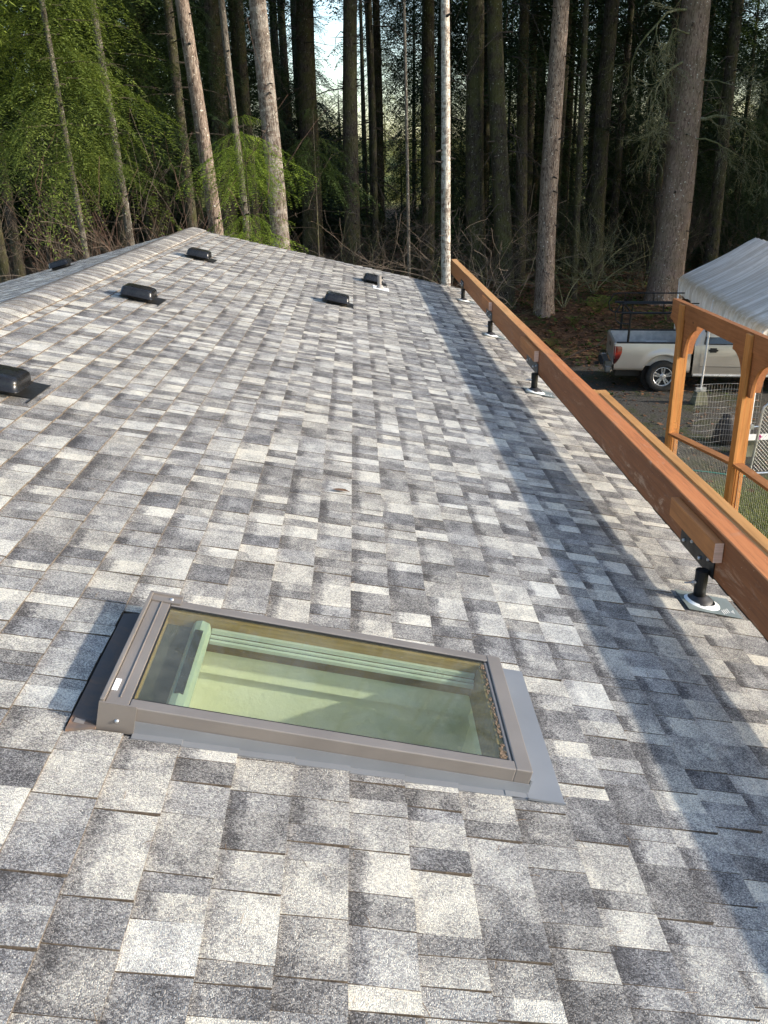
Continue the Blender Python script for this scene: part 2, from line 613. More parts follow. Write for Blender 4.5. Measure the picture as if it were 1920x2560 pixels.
lines = [C0 + CW * k for k in range(-15, 13)]
lines = [S_RIDGE + .02] + lines
lines[-1] = S_EAVE
HOLE = (-.425, .775, 1.788, 2.372)
pcs = courses(lines, Y0, Y1, HOLE)
pcs.sort(key=lambda q: -in_plan((q[0] + q[1]) / 2, (q[2] + q[3]) / 2) * (q[3] - q[2]) * 1.0)
rest = SH()
for i, (sa, sb, ya, yb, t, b, h, lf) in enumerate(pcs):
    vs, fs, uvs = shingle_piece(sa - .006, sb, ya, yb, lf)
    # the course thickness: the butt of this course sits above the next course
    if i < 300:
        one = SH(); one.add(vs, fs, uvs, t, b, h)
        link('shingle', one.mesh('shingle'), roof, RM)
    else:
        rest.add(vs, fs, uvs, t, b, h)
o = link('shingle_field', rest.mesh('shingle_field'), roof, RM); o['kind'] = 'stuff'
# left slope
ll = [0.02 + .143 * k for k in range(0, 32)]
restl = SH()
for (sa, sb, ya, yb, t, b, h, lf) in courses(ll, Y0, Y1):
    vs, fs, uvs = shingle_piece(sa - .006, sb, ya, yb, lf)
    restl.add(vs, fs, uvs, t, b, h)
o = link('shingle_field', restl.mesh('shingle_field_left'), roofl, LM); o['kind'] = 'stuff'


# ridge cap: curved pieces, each lapping the one behind it
def cap_piece(y0, y1, lift):
    W = .205; n = 12
    vs = []; fs = []; uvs = []
    for (yy, hh) in ((y0, lift + .005), (y1, lift + .001)):
        for i in range(n + 1):
            a = -1 + 2 * i / n
            x = a * W * cos(P)
            z = -abs(a) * W * sin(P)
            rise = .030 * (1 - abs(a) ** 1.6) + .012 * (1 - abs(a) ** 6)
            z = -W * sin(P) * (1 - (1 - a * a) * .78 - 0) * abs(a) ** .2 if False else z * 1.0
            # round the ridge over
            zr = -W * sin(P) * (a * a * .55 + abs(a) * .45) + .006
            vs.append((x, yy + .012 * (1 - a * a), zr + hh + .008 * (1 - a * a)))
    for i in range(n):
        fs.append((i, i + 1, n + 1 + i + 1, n + 1 + i))
        u0, u1 = .3 + .6 * i / n, .3 + .6 * (i + 1) / n
        uvs.append([(u0, 0), (u1, 0), (u1, .14), (u0, .14)])
    m = len(vs)
    vs += [(p[0], p[1], p[2] - .012) for p in vs[:n + 1]]
    for i in range(n):
        fs.append((m + i, m + i + 1, i + 1, i)); uvs.append([(0, 0)] * 4)
    # long edges
    vs += [(vs[n][0], y0, vs[n][2] - .02), (vs[2 * n + 1][0], y1, vs[2 * n + 1][2] - .02), (vs[0][0], y0, vs[0][2] - .02), (vs[n + 1][0], y1, vs[n + 1][2] - .02)]
    k = len(vs)
    fs.append((n, k - 4, k - 3, 2 * n + 1)); uvs.append([(0, 0)] * 4)
    fs.append((0, k - 2, k - 1, n + 1)); uvs.append([(0, 0)] * 4)
    return vs, fs, uvs, [0] * n + [1] * n + [1, 1]


CM = Matrix.Translation(RIDGE)
y = Y0; k = 0; prev = .5
while y < Y1:
    yb = min(y + .142, Y1)
    vs, fs, uvs, mi = cap_piece(y, yb + .02, .006)
    prev = tone_pick(prev)
    one = SH(); one.add(vs, fs, uvs, prev * .55 + .13, 0, rng.random(), mi)
    me = one.mesh('ridge_shingle'); me.polygons.foreach_set('use_smooth', [True] * len(me.polygons))
    link('ridge_shingle', me, roof, CM)
    y += .142

# eave, gutter, fascia, walls
eave = RM @ Vector((S_EAVE, 0, 0))
mb = MB()
gx, gz = eave.x, eave.z
mb.prism([(gx - .012, gz - .02), (gx - .012, gz - .13), (gx + .07, gz - .13), (gx + .11, gz - .03), (gx + .095, gz - .03), (gx + .06, gz - .115), (gx + .0, gz - .115), (gx + .0, gz - .02)], Y0, Y1 - .01)
M_GUT = mat_basic('dark_gutter', (0.02, 0.018, 0.017), 0.5)
obj('gutter', mb, M_GUT, house)
mb = MB()
mb.box(gx - .04, gx - .015, Y0, Y1 - .03, gz - .2, gz - .032)
obj('fascia', mb, mat_basic('brown_trim', (0.14, 0.10, 0.075), 0.6), house)
M_WALL = mat_wood('house_siding', (0.22, 0.18, 0.14), (0.30, 0.25, 0.20), 'y', 0.8)
mb = MB()
lx = (LM @ Vector((4.1, 0, 0)))
mb.prism([(gx - .55, 0), (gx - .55, gz - .02), (RIDGE.x, RIDGE.z - .10), (lx.x, lx.z - .1), (lx.x, 0)], Y1 - .45, Y1 - .30)
obj('wall', mb, M_WALL, house)
mb = MB(); mb.box(gx - .70, gx - .55, Y0 + .3, Y1 - .46, 0, gz - .03)
obj('wall', mb, M_WALL, house)
mb = MB(); mb.box(lx.x - .15, lx.x, Y0 + .3, Y1 - .46, 0, lx.z - .11)
obj('wall', mb, M_WALL, house)
# rake boards under the far edge
mb = MB(); mb.box(S_RIDGE, S_EAVE - .01, Y1 - .03, Y1 - .006, -.17, -.032)
obj('rake_board', mb, bpy.data.materials['brown_trim'], house, RM)
mb = MB(); mb.box(0, 4.4, Y1 - .03, Y1 - .006, -.17, -.032)
obj('rake_board', mb, bpy.data.materials['brown_trim'], house, LM)

# ------------------------------------------------------------------ SKYLIGHT (roof frame coordinates)
SKY = thing('skylight', RM @ Vector((0.2, 2.08, 0)), 'brown framed rectangular skylight let into the shingles in the foreground', 'skylight')
M_FR = mat_basic('brown_aluminium_cladding', (0.235, 0.21, 0.19), 0.42, 0.4, 0.10, 5, 0.05, 40)
M_FRD = mat_basic('rusty_dark_flashing', (0.060, 0.050, 0.048), 0.45, 0.5, 0.35, 5)
M_GR = mat_basic('grey_painted_flashing', (0.24, 0.25, 0.265), 0.42, 0.4, 0.07, 4)


def rust_mat():
    m = NT('rusted_flashing')
    v = m.coord()
    n = m.noise(v, 9, 6, .7, .5)
    sx = m.n('SeparateXYZ'); m.l(v, sx.inputs[0])
    g = m.math('MULTIPLY', m.math('SUBTRACT', 2.12, sx.outputs[1]), 1.6)
    f = m.math('ADD', m.math('MULTIPLY', n, .9), m.math('MULTIPLY', g, .28))
    m.color(m.ramp(f, [(0.45, (0.085, 0.075, 0.072)), (0.6, (0.125, 0.09, 0.072)), (0.74, (0.28, 0.14, 0.07))]))
    m.set(Roughness=.6, Metallic=.0, Specular_IOR_Level=.3)
    m.bump(n, .2, .002)
    return m.mat


M_RUST = rust_mat()
sA, sB, yA, yB, HT = -.36, .755, 1.80, 2.36, .078
mb = MB(); mb.box(sA + .071, sB - .045, yA, yA + .036, .006, HT)
obj('frame_rail', mb, M_FR, SKY, RM, bevel=.003)
mb = MB(); mb.box(sA + .071, sB - .045, yB - .036, yB, .0, HT)
obj('frame_rail', mb, M_FR, SKY, RM, bevel=.003)
mb = MB(); mb.box(sB - .046, sB, yA, yB, .012, HT + .001); mb.box(sB - .058, sB - .047, yA + .04, yB - .04, .045, HT - .004)
obj('frame_rail', mb, M_FR, SKY, RM, bevel=.003)
mb = MB()
mb.box(sA + .012, sA + .070, yA + .002, yB - .002, .0, HT + .001)
mb.box(sA, sA + .011, yA, yB + .012, .0, HT + .012)
mb.box(sA + .042, sA + .046, yA + .03, yB - .03, HT + .001, HT + .005)
obj('frame_rail', mb, M_FR, SKY, RM, bevel=.002)
# corner covers
mb = MB(); mb.box(sA, sA + .092, yA - .006, yA - .0015, -.0, HT + .006)
mb.prism([(sA + .0, .0), (sA + .0, .012), (sA - .03, .012), (sA - .055, .014), (sA - .055, .010), (sA - .03, .004)], yA - .008, yA + .01)
obj('corner_cover', mb, M_FR, SKY, RM)
mb = MB(); mb.box(sA, sA + .10, yB + .002, yB + .012, .02, HT + .012); mb.box(sA + .012, sA + .10, yB - .03, yB + .002, HT + .002, HT + .006)
obj('corner_cover', mb, M_FR, SKY, RM)
for (a, b, c, ax) in ((sA + .048, yA - .006, .035, 'y'), (sA + .07, yB - .012, HT + .006, 'z')):
    mb = MB()
    if ax == 'y': mb.lathe([(0, -.005), (.004, -.005), (.0055, -.002), (.006, 0)], (a, b, c), 12, 'y')
    else: mb.lathe([(.006, 0), (.0055, .002), (.004, .004), (0, .004)], (a, b, c), 12)
    obj('screw', mb, M_GALV, SKY, RM, smooth=True)
mb = MB(); mb.box(sA + .015, sA + .029, yA + .055, yA + .105, HT + .002, HT + .0035)
obj('sticker', mb, mat_basic('white_sticker', (0.75, 0.77, 0.82), 0.6, var=.05), SKY, RM)
# glass
mb = MB(); mb.box(sA + .070, sB - .058, yA + .036, yB - .036, HT - .012, HT - .007)
obj('glass_pane', mb, mat_glass('tinted_glass', (0.88, 0.925, 0.85), .03, .065), SKY, RM)
# gasket
M_GASK = mat_basic('black_gasket', (0.015, 0.015, 0.015), .5)
mb = MB()
mb.box(sA + .0705, sB - .0585, yB - .042, yB - .037, HT - .0065, HT - .002)
mb.box(sA + .0705, sB - .0585, yA + .037, yA + .040, HT - .0065, HT - .002)
mb.box(sA + .0705, sA + .075, yA + .041, yB - .043, HT - .0065, HT - .002)
obj('gasket', mb, M_GASK, SKY, RM)
# dirt caught at the foot
mb = MB()
for i in range(200):
    yy = rng.uniform(yA + .045, yB - .05); ss = sB - .066 + rng.uniform(-.004, .006)
    if rng.random() < .35: yy = yA + .04 + abs(rng.gauss(0, .02)); ss -= rng.uniform(0, .012)
    r = rng.uniform(.0007, .0024)
    mb.box(ss - r, ss + r, yy - r * 1.6, yy + r * 1.6, HT - .007, HT - .006 + r * .5)
o = obj('debris', mb, mat_basic('brown_dirt', (0.14, 0.095, 0.06), .95, var=.5, scale=90), SKY, RM); o['kind'] = 'stuff'
# wooden sash inside
M_SASH = mat_wood('pine_sash', (0.17, 0.10, 0.04), (0.34, 0.22, 0.09), 'x', .5, 0, 30, .2)
mb = MB()
mb.box(sA + .07, sB - .045, yB - .052, yB - .030, -.05, HT - .0125)
obj('sash', mb, M_SASH, SKY, RM)
mb = MB(); mb.box(sA + .07, sB - .045, yA + .026, yA + .044, -.05, HT - .0125)
obj('sash', mb, M_SASH, SKY, RM)
mb = MB(); mb.box(sB - .075, sB - .048, yA + .045, yB - .053, -.05, HT - .0125)
obj('sash', mb, M_SASH, SKY, RM)
mb = MB(); mb.box(sA + .050, sA + .072, yA + .045, yB - .053, -.05, HT - .0125)
obj('sash', mb, M_SASH, SKY, RM)
# insect mesh and motor bar at the head
mb = MB(); mb.box(sA + .074, sA + .155, yA + .046, yB - .054, .020, .024)
obj('insect_screen', mb, mat_basic('black_screen', (0.02, 0.02, 0.018), .9), SKY, RM)
mb = MB()
prof = [(sA + .150, .010), (sA + .150, .040), (sA + .158, .052), (sA + .175, .057), (sA + .198, .050), (sA + .206, .030), (sA + .206, .010)]
mb.prism(prof, yA + .046, yB - .054)
M_ALU = mat_basic('white_aluminium', (0.44, 0.47, 0.45), .35, .2, .05)
obj('operator_housing', mb, mat_basic('grey_green_housing', (0.27, 0.31, 0.28), .45, 0, .06), SKY, RM, bevel=.003)
mb = MB(); mb.box(sA + .163, sA + .187, yA + .12, yB - .12, .0540, .0610)
obj('solar_strip', mb, mat_basic('dark_solar_strip', (0.01, 0.01, 0.012), .25), SKY, RM)
# blind channels along the far side
for (ya_, yb_, za, zb) in ((yB - .066, yB - .054, .022, .036), (yB - .076, yB - .066, .012, .020), (yB - .090, yB - .078, .000, .012)):
    mb = MB(); mb.box(sA + .207, sB - .080, ya_, yb_, za, zb)
    obj('blind_channel', mb, M_ALU, SKY, RM, bevel=.001)
mb = MB(); mb.box(sA + .207, sB - .080, yB - .078, yB - .054, .006, .010)
obj('channel_slot', mb, M_GASK, SKY, RM)
# light shaft
M_DRY = mat_basic('painted_drywall', (0.80, 0.79, 0.66), .85, 0, .03, 3, .5, 55)
sh0, sh1, a0, a1 = sA + .052, sB - .052, yA + .034, yB - .034
mb = MB()
for (lo, hi, e) in ((-.14, -.031, 0.0), (-1.1, -.14, .018)):
    mb.add([(sh0 - e, a0 - e, lo), (sh1 + e, a0 - e, lo), (sh1 + e, a1 + e, lo), (sh0 - e, a1 + e, lo), (sh0 - e, a0 - e, hi), (sh1 + e, a0 - e, hi), (sh1 + e, a1 + e, hi), (sh0 - e, a1 + e, hi)],
           [(0, 1, 5, 4), (1, 2, 6, 5), (2, 3, 7, 6), (3, 0, 4, 7)])
mb.add([(sh0 - .02, a0 - .02, -1.1), (sh1 + .02, a0 - .02, -1.1), (sh1 + .02, a1 + .02, -1.1), (sh0 - .02, a1 + .02, -1.1)], [(0, 1, 2, 3)])
obj('light_shaft', mb, M_DRY, SKY, RM, recalc=False)
# flashing
mb = MB(); mb.add([(sA - .066, yA - .035, .012), (sA, yA - .012, .012), (sA, yB + .004, .012), (sA - .066, yB - .02, .012),
                   (sA - .066, yA - .035, .002), (sA, yA - .012, .002), (sA, yB + .004, .002), (sA - .066, yB - .02, .002)],
                  [(0, 1, 2, 3), (0, 4, 5, 1), (3, 2, 6, 7), (0, 3, 7, 4), (1, 5, 6, 2)])
obj('head_flashing', mb, M_RUST, SKY, RM)
mb = MB()
mb.box(sB + .001, sB + .102, yA - .022, yB + .05, .0095, .0115)
mb.box(sB - .06, sB + .0, yA - .022, yA - .001, .0095, .0115)
mb.box(sB + .001, sB + .102, yA - .026, yA - .022, .0095, .016)
mb.box(sB + .001, sB + .006, yA - .0, yB, .0116, .05)
obj('apron_flashing', mb, M_GR, SKY, RM)
for k in range(-4, 5):
    s0_, s1_ = C0 + CW * (k - 1) + .002, C0 + CW * k + .002
    s0_ = max(s0_, sA + .09); s1_ = min(s1_, sB + .0)
    if s1_ - s0_ < .01: continue
    for (ya_, yb_, sg) in ((yA - .024, yA - .0035, 1), (yB + .024, yB + .0035, -1)):
        mb = MB()
        mb.add([(s0_, ya_, .0050), (s1_, ya_, .0105), (s1_, yb_, .0105), (s0_, yb_, .0050), (s0_, ya_, -.002), (s1_, ya_, -.002), (s1_, yb_, -.002), (s0_, yb_, -.002)],
               [(0, 1, 2, 3), (4, 7, 6, 5), (0, 4, 5, 1), (1, 5, 6, 2), (2, 6, 7, 3), (3, 7, 4, 0)])
        obj('step_flashing', mb, M_GR, SKY, RM)
        mb = MB(); mb.box(s0_, s1_, min(yb_, yb_ + sg * .002), max(yb_, yb_ + sg * .002), -.002, .040)
        obj('step_flashing', mb, M_GR, SKY, RM)

# ------------------------------------------------------------------ ROOF VENTS
def vent(s, y, label, M0=RM, flip=False, first=True):
    base = M0 @ Matrix.Translation((s, y, 0))
    o = link('roof_vent', None, None, base)
    tag(o, label, 'roof vent', 'black box vents on the roof')
    if not VP:
        mb = MB(); mb.box(-.15, .185, -.03, .24, .0105, .013); mb.box(.180, .186, -.11, .24, .0105, .0145)
        VP['flange'] = new_mesh('flange', mb, M_VPL)
        mb = MB(); mb.rbox(-.105, .115, -.075, .115, .013, .052, .02)
        VP['throat'] = new_mesh('throat', mb, M_VPL)
        mb = MB(); n = 6
        # rounded cap with a thin turned-out lip
        W, H = .131, .122
        def ring(e, z, r):
            pts = []
            for (cx, cy, a0_) in ((W - r - e, -(H - r - e), -90), (W - r - e, H - r - e, 0), (-(W - r - e), H - r - e, 90), (-(W - r - e), -(H - r - e), 180)):
                for i in range(5):
                    t = radians(a0_ + 90 * i / 4)
                    pts.append((cx + r * cos(t), cy + .015 + r * sin(t), z))
            return pts
        prof = [(.012, .046, .02), (-.004, .046, .028), (-.004, .050, .028), (.003, .052, .03), (.006, .085, .032), (.010, .098, .034), (.018, .107, .034), (.030, .112, .032), (.06, .1145, .03), (.09, .1155, .02)]
        vs = []
        for (e, z, r) in prof: vs += ring(e, z, r)
        fs = [tuple(reversed(range(20)))]
        for k in range(len(prof) - 1):
            for i in range(20):
                j = (i + 1) % 20
                fs.append((k * 20 + i, k * 20 + j, k * 20 + 20 + j, k * 20 + 20 + i))
        fs.append(tuple(range((len(prof) - 1) * 20, len(prof) * 20)))
        mb.add(vs, fs)
        VP['cap'] = new_mesh('cap', mb, M_VENT, True)
    for nm in ('flange', 'throat', 'cap'):
        link(nm, VP[nm], o, base)
    return o


VP = {}
vent(-1.51, 4.22, 'black roof vent cut off by the left edge of the picture, nearest the camera')
vent(-1.51, 7.22, 'large looking black roof vent below the ridge, between the nearest one and the highest one')
vent(-1.535, 10.32, 'black roof vent just below the peak of the ridge at the far end')
vent(0.10, 9.24, 'black roof vent in the middle of the slope, nearer than the vent beside the pipe')
vent(0.545, 11.66, 'black roof vent at the far edge right behind the small plumbing pipe')
vent(1.45, 11.6, 'black roof vent on the far slope behind the ridge at left', LM)

pipe = link('vent_pipe', None, None, RM @ Matrix.Translation((.63, 11.28, 0)))
tag(pipe, 'small grey plumbing vent pipe with white flashing beside the far roof vent', 'vent pipe')
base = WM[pipe.name]
mb = MB(); mb.box(-.09, .12, -.14, .14, .010, .013)
obj('flashing_plate', mb, M_WHT, pipe, base)
mb = MB()
vs = Matrix.Rotation(P, 4, 'Y')
mb.tube([(0, 0, 0), (-.04, 0, .165)], .026, 14)
obj('pipe', mb, mat_basic('weathered_lead_pipe', (0.22, 0.20, 0.18), .7), pipe, base, smooth=False)
mb = MB(); mb.lathe([(.055, .012), (.045, .022), (.030, .05), (.028, .055)], (0, 0, 0), 16)
obj('boot', mb, mat_basic('grey_boot', (0.25, 0.23, 0.21), .7), pipe, base, smooth=True)

# leaf stuck on the roof
mb = MB()
mb.add([(0, 0, 0), (.03, .012, .006), (.062, .008, .010), (.09, -.003, .004), (.06, -.014, .007), (.028, -.016, .004)], [(0, 1, 4, 5), (1, 2, 3, 4)])
lf = obj('dead_leaf', mb, mat_basic('dead_leaf_brown', (0.12, 0.065, 0.035), .8), None, RM @ Matrix.Translation((.185, 3.75, .012)), recalc=False)
tag(lf, 'brown curled dead leaf lying on the shingles above the skylight', 'leaf')

mb = MB()
for i in range(900):
    ss = rng.uniform(-1.9, 1.98); yy = .8 + 12.3 * rng.random() ** 1.2
    if -.45 < ss < .9 and 1.7 < yy < 2.45: continue
    if rng.random() < .6: ss = C0 + CW * round((ss - C0) / CW) + rng.uniform(.002, .012)
    a = rng.uniform(0, pi) if rng.random() < .5 else rng.gauss(pi / 2, .25); l = rng.uniform(.006, .016); r_ = .0006
    z = .010
    mb.tube([(ss - l * cos(a), yy - l * sin(a), z), (ss, yy, z + rng.uniform(.001, .004)), (ss + l * cos(a), yy + l * sin(a), z)], r_, 3, False)
o = obj('fir_needles', mb, mat_basic('brown_needle', (.16, .10, .05), .8, var=.5, scale=20), None, RM, recalc=False); o['kind'] = 'stuff'
o['label'] = 'scattered brown fir needles and bits caught on the shingles'

# ------------------------------------------------------------------ BEAM over the eave and its risers
BX0, BX1, BZT, BZB = 1.465, 1.554, 5 - 1.45, 5 - 1.662
beam = thing('overhead_beam', (1.51, 5, BZB), 'long brown stained timber beam running along the right eave on black risers', 'beam')
mb = MB()
n = 46; ys = [-1.6 + (13.86 + 1.6) * i / n for i in range(n + 1)]
ring = []
for yy in ys:
    j = rng.uniform(-.0015, .0015)
    for (x, z) in ((BX0, BZB), (BX0, BZT - .004), (BX0 + .004, BZT), (BX1 - .004, BZT), (BX1, BZT - .004), (BX1, BZB)):
        ring.append((x + j, yy, z + j))
fs = []
for i in range(n):
    for k in range(6):
        q = (k + 1) % 6
        fs.append((i * 6 + k, i * 6 + q, i * 6 + 6 + q, i * 6 + 6 + k))
fs += [(0, 1, 2, 3, 4, 5), tuple(n * 6 + k for k in (5, 4, 3, 2, 1, 0))]
mb.add(ring, fs)


def mat_beam():
    m = NT('stained_beam')
    geo = m.n('NewGeometry')
    sx = m.n('SeparateXYZ'); m.l(geo.outputs['Normal'], sx.inputs[0])
    v = m.coord((1, .05, 1)); v2 = m.coord()
    sy = m.n('SeparateXYZ'); m.l(v2, sy.inputs[0])
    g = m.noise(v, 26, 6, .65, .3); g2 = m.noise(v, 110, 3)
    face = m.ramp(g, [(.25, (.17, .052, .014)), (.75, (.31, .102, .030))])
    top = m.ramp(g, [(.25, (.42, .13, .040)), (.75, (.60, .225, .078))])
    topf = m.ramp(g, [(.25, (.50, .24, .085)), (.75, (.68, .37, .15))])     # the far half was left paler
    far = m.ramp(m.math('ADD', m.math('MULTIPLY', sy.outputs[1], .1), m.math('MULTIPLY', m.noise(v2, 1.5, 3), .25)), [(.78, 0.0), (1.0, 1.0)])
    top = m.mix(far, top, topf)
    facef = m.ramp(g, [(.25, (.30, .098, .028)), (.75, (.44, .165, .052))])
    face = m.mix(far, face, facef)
    c = m.mix(m.ramp(sx.outputs[2], [(.4, 0.0), (.6, 1.0)]), face, top)  # lit top and shaded sides painted into the wood colour by normal
    ws = m.noise(m.coord((1, .3, 1)), 9, 7, .75, .8)
    wm = m.ramp(ws, [(.575, 0.0), (.65, 1.0)])
    big = m.ramp(m.noise(v2, 1.3, 3), [(.46, 0.0), (.6, 1.0)])
    c = m.mix(m.math('MULTIPLY', m.math('MULTIPLY', wm, big), .6), c, (.62, .38, .23))
    # rubbed, dusty streaks on the side face
    ds = m.ramp(m.noise(m.coord((1, .5, 2.0)), 5, 7, .75, 1.0), [(.57, 0.0), (.72, .5)])
    c = m.mix(ds, c, (.34, .22, .15))
    sp = m.ramp(m.noise(v2, 80, 2), [(.72, 0.0), (.75, .8)])
    c = m.mix(sp, c, (.62, .44, .32))
    c = m.mix(m.math('MULTIPLY', m.ramp(g2, [(.3, 1.0), (.5, 0.0)]), .3), c, (.06, .02, .01))
    m.color(c)
    m.set(Roughness=.6, Specular_IOR_Level=.4)
    m.bump(m.math('ADD', g, m.math('MULTIPLY', g2, .4)), .3, .003)
    return m.mat


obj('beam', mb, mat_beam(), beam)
# loose board lying along the outer side, further off than the beam's near end
mb = MB(); mb.box(1.573, 1.625, -1.6, 5.50, BZT - .145, BZT + .002)
obj('side_board', mb, M_BOARD, beam, bevel=.002)
mb = MB(); mb.box(1.5555, 1.5725, 1.0, 5.62, BZT - .14, BZT - .006); mb.box(1.5735, 1.64, 5.502, 5.60, BZT - .14, BZT - .006)
obj('packing_strip', mb, M_BOARD, beam)
for (ya, yb, t) in ((3.155, 3.68, BZT - .026), (6.96, 7.60, BZT - .020), (9.53, 10.07, BZT - .012)):
    mb = MB(); mb.box(BX0 - .040, BX0 - .0015, ya, yb, t - .089, t)
    o = obj('block', mb, [M_BLOCK, M_END], beam, bevel=.0015)
    for p in o.data.polygons:
        if abs(p.normal.y) > .9: p.material_index = 1
for (ya, yb) in ((3.215, 3.60), (6.96, 7.45), (9.52, 9.95), (12.16, 12.50)):
    mb = MB(); mb.box(BX0 - .0055, BX0 - .0012, ya, yb, BZB - .004, BZB + .085); mb.box(BX0 - .004, BX1 + .004, ya, yb, BZB - .0085, BZB - .0045)
    o = obj('bracket', mb, M_BLK if ya < 5 or ya > 12 else mat_basic('dull_bracket', (.05, .055, .055), .5, .2), beam)
    for q in range(4):
        yy = ya + .05 + (yb - ya - .1) * q / 3
        zz = BZB + (.025 if q % 2 else .06)
        mb = MB(); mb.lathe([(0, -.012), (.007, -.011), (.009, -.006), (.009, 0), (.012, 0)], (BX0 - .0055, yy, zz), 6, 'x')
        obj('bolt', mb, M_GALV, o)


def riser(y, label):
    cx = 1.431
    s_ = (cx - FOOT.x) / cos(P) if False else None
    # point on the roof under the post axis
    s0 = (cx - FOOT.x) * cos(P) + 0.0
    zr = FOOT.z - (cx - FOOT.x) * tan(P)
    t = thing('roof_riser', (cx, y, zr), label, 'support post', 'black steel risers between roof and beam')
    b = WM[t.name]
    if not RP_:
        mb = MB(); mb.tube([(0, 0, .02), (0, 0, BZB - zr + .018)], .026, 18)
        RP_['pipe'] = new_mesh('pipe', mb, M_BLK, False)
        for p in RP_['pipe'].polygons:
            if len(p.vertices) == 4: p.use_smooth = True
        mb = MB(); mb.tube([(0, 0, .100), (0, 0, BZB - zr + .016)], .0276, 18)
        RP_['sleeve'] = new_mesh('sleeve', mb, M_BLK, False)
        R = Matrix.Rotation(P, 4, 'Y')
        mb = MB(); mb.lathe([(.060, .018), (.058, .022), (.047, .031), (.034, .039), (.029, .044), (.026, .045)], (0, 0, 0), 28)
        mb.v = [tuple(v) for v in mb.v]
        RP_['boot'] = new_mesh('boot', mb, M_RUB, True)
        mb = MB(); mb.lathe([(.080, .0), (.078, .005), (.068, .012), (.056, .021)], (0, 0, 0), 28)
        vs = []
        for v in mb.v:
            q = R @ Vector(v)
            q.x += (.024 if v[0] > 0 else .006) if v[2] < .01 else (.012 if v[0] > 0 else .003)
            vs.append(tuple(q))
        mb.v = vs
        RP_['cone'] = new_mesh('cone', mb, M_WHT, True)
        mb = MB(); mb.box(-.082, .165, -.095, .085, .0105, .0125)
        mb.v = [tuple(R @ Vector(v)) for v in mb.v]
        RP_['base_plate'] = new_mesh('base_plate', mb, M_ZINC)
        mb = MB()
        for k in range(4): mb.box(.082 + k * .011, .085 + k * .011, -.085 + .008 * k, -.050 + .008 * k, .0127, .0135)
        mb.add([(.125, -.05, .0128), (.140, -.065, .0128), (.138, -.04, .020)], [(0, 1, 2), (0, 2, 1)])
        mb.v = [tuple(R @ Vector(v)) for v in mb.v]
        RP_['stamp'] = new_mesh('stamp', mb, M_WHT)
        mb = MB(); mb.tube([(-.02, -.01, BZB - zr - .035), (-.075, -.01, BZB - zr - .035)], .004, 6); mb.tube([(-.029, -.01, BZB - zr - .035), (-.040, -.01, BZB - zr - .035)], .009, 6)
        RP_['clamp_bolt'] = new_mesh('clamp_bolt', mb, M_GALV)
        for me in RP_.values(): fix_normals(me)
    for nm, me in RP_.items():
        link(nm, me, t, b)
    return t


RP_ = {}
riser(3.255, 'nearest black riser post with white cone and grey plate, right of the skylight')
riser(6.93, 'second black riser post from the camera, under the beam')
riser(9.42, 'third black riser post from the camera, under the beam')
riser(11.95, 'farthest black riser post, under the end of the beam')

# ------------------------------------------------------------------ GROUND
def hz(x, y):
    """height of the ground"""
    def ss(a, b, t):
        t = max(0.0, min(1.0, (t - a) / (b - a))); return t * t * (3 - 2 * t)
    z = 0.85 * ss(21.3, 26.5, y + 0.10 * (x - 6)) + 0.25 * ss(26, 40, y)
    z += 0.06 * sin(x * .8 + 1) * cos(y * .6) * ss(21.5, 25, y)
    z += 7.0 * ss(80, 150, y) + 5 * ss(60, 160, abs(x)) * ss(40, 90, y)
    return z


def ground_mat():
    m = NT('ground')
    v = m.coord()
    sx = m.n('SeparateXYZ'); m.l(v, sx.inputs[0])
    n1 = m.noise(v, .9, 6, .65); n2 = m.noise(v, 26, 5, .7); n3 = m.noise(v, 6, 5, .65)
    gravel = m.ramp(n2, [(.3, (.022, .021, .019)), (.55, (.080, .074, .065)), (.8, (.19, .178, .16))])
    mossm = m.ramp(m.math('ADD', m.math('MULTIPLY', n1, .6), m.math('MULTIPLY', n3, .4)), [(.50, 0.0), (.60, .75)])
    gravel = m.mix(mossm, gravel, (.050, .060, .018))
    litter = m.ramp(n3, [(.3, (.028, .018, .012)), (.5, (.080, .046, .028)), (.72, (.15, .088, .05))])
    litter = m.mix(m.ramp(n1, [(.5, 0.0), (.62, .7)]), litter, (.035, .05, .014))
    # forest floor beyond the drive
    fy = m.math('ADD', sx.outputs[1], m.math('ADD', m.math('MULTIPLY', m.math('SUBTRACT', n1, .5), 1.6), m.math('MULTIPLY', m.math('SUBTRACT', sx.outputs[0], 6), .10)))
    fm = m.ramp(m.math('MULTIPLY', fy, .01), [(.213, 0.0), (.222, 1.0)])
    c = m.mix(fm, gravel, litter)
    grass = m.ramp(n3, [(.3, (.055, .07, .022)), (.6, (.125, .145, .045)), (.8, (.24, .22, .09))])
    gm = m.ramp(m.math('MULTIPLY', m.math('ADD', sx.outputs[1], m.math('MULTIPLY', m.math('SUBTRACT', n1, .5), 3.0)), .01), [(.122, 1.0), (.136, 0.0)])
    c = m.mix(gm, c, grass)
    field = m.ramp(n1, [(.3, (.20, .22, .07)), (.7, (.34, .32, .13))])
    c = m.mix(m.ramp(m.math('MULTIPLY', sx.outputs[1], .01), [(.78, 0.0), (.86, 1.0)]), c, field)
    m.color(c); m.set(Roughness=.95, Specular_IOR_Level=.15)
    m.bump(n2, .8, .02)
    return m.mat


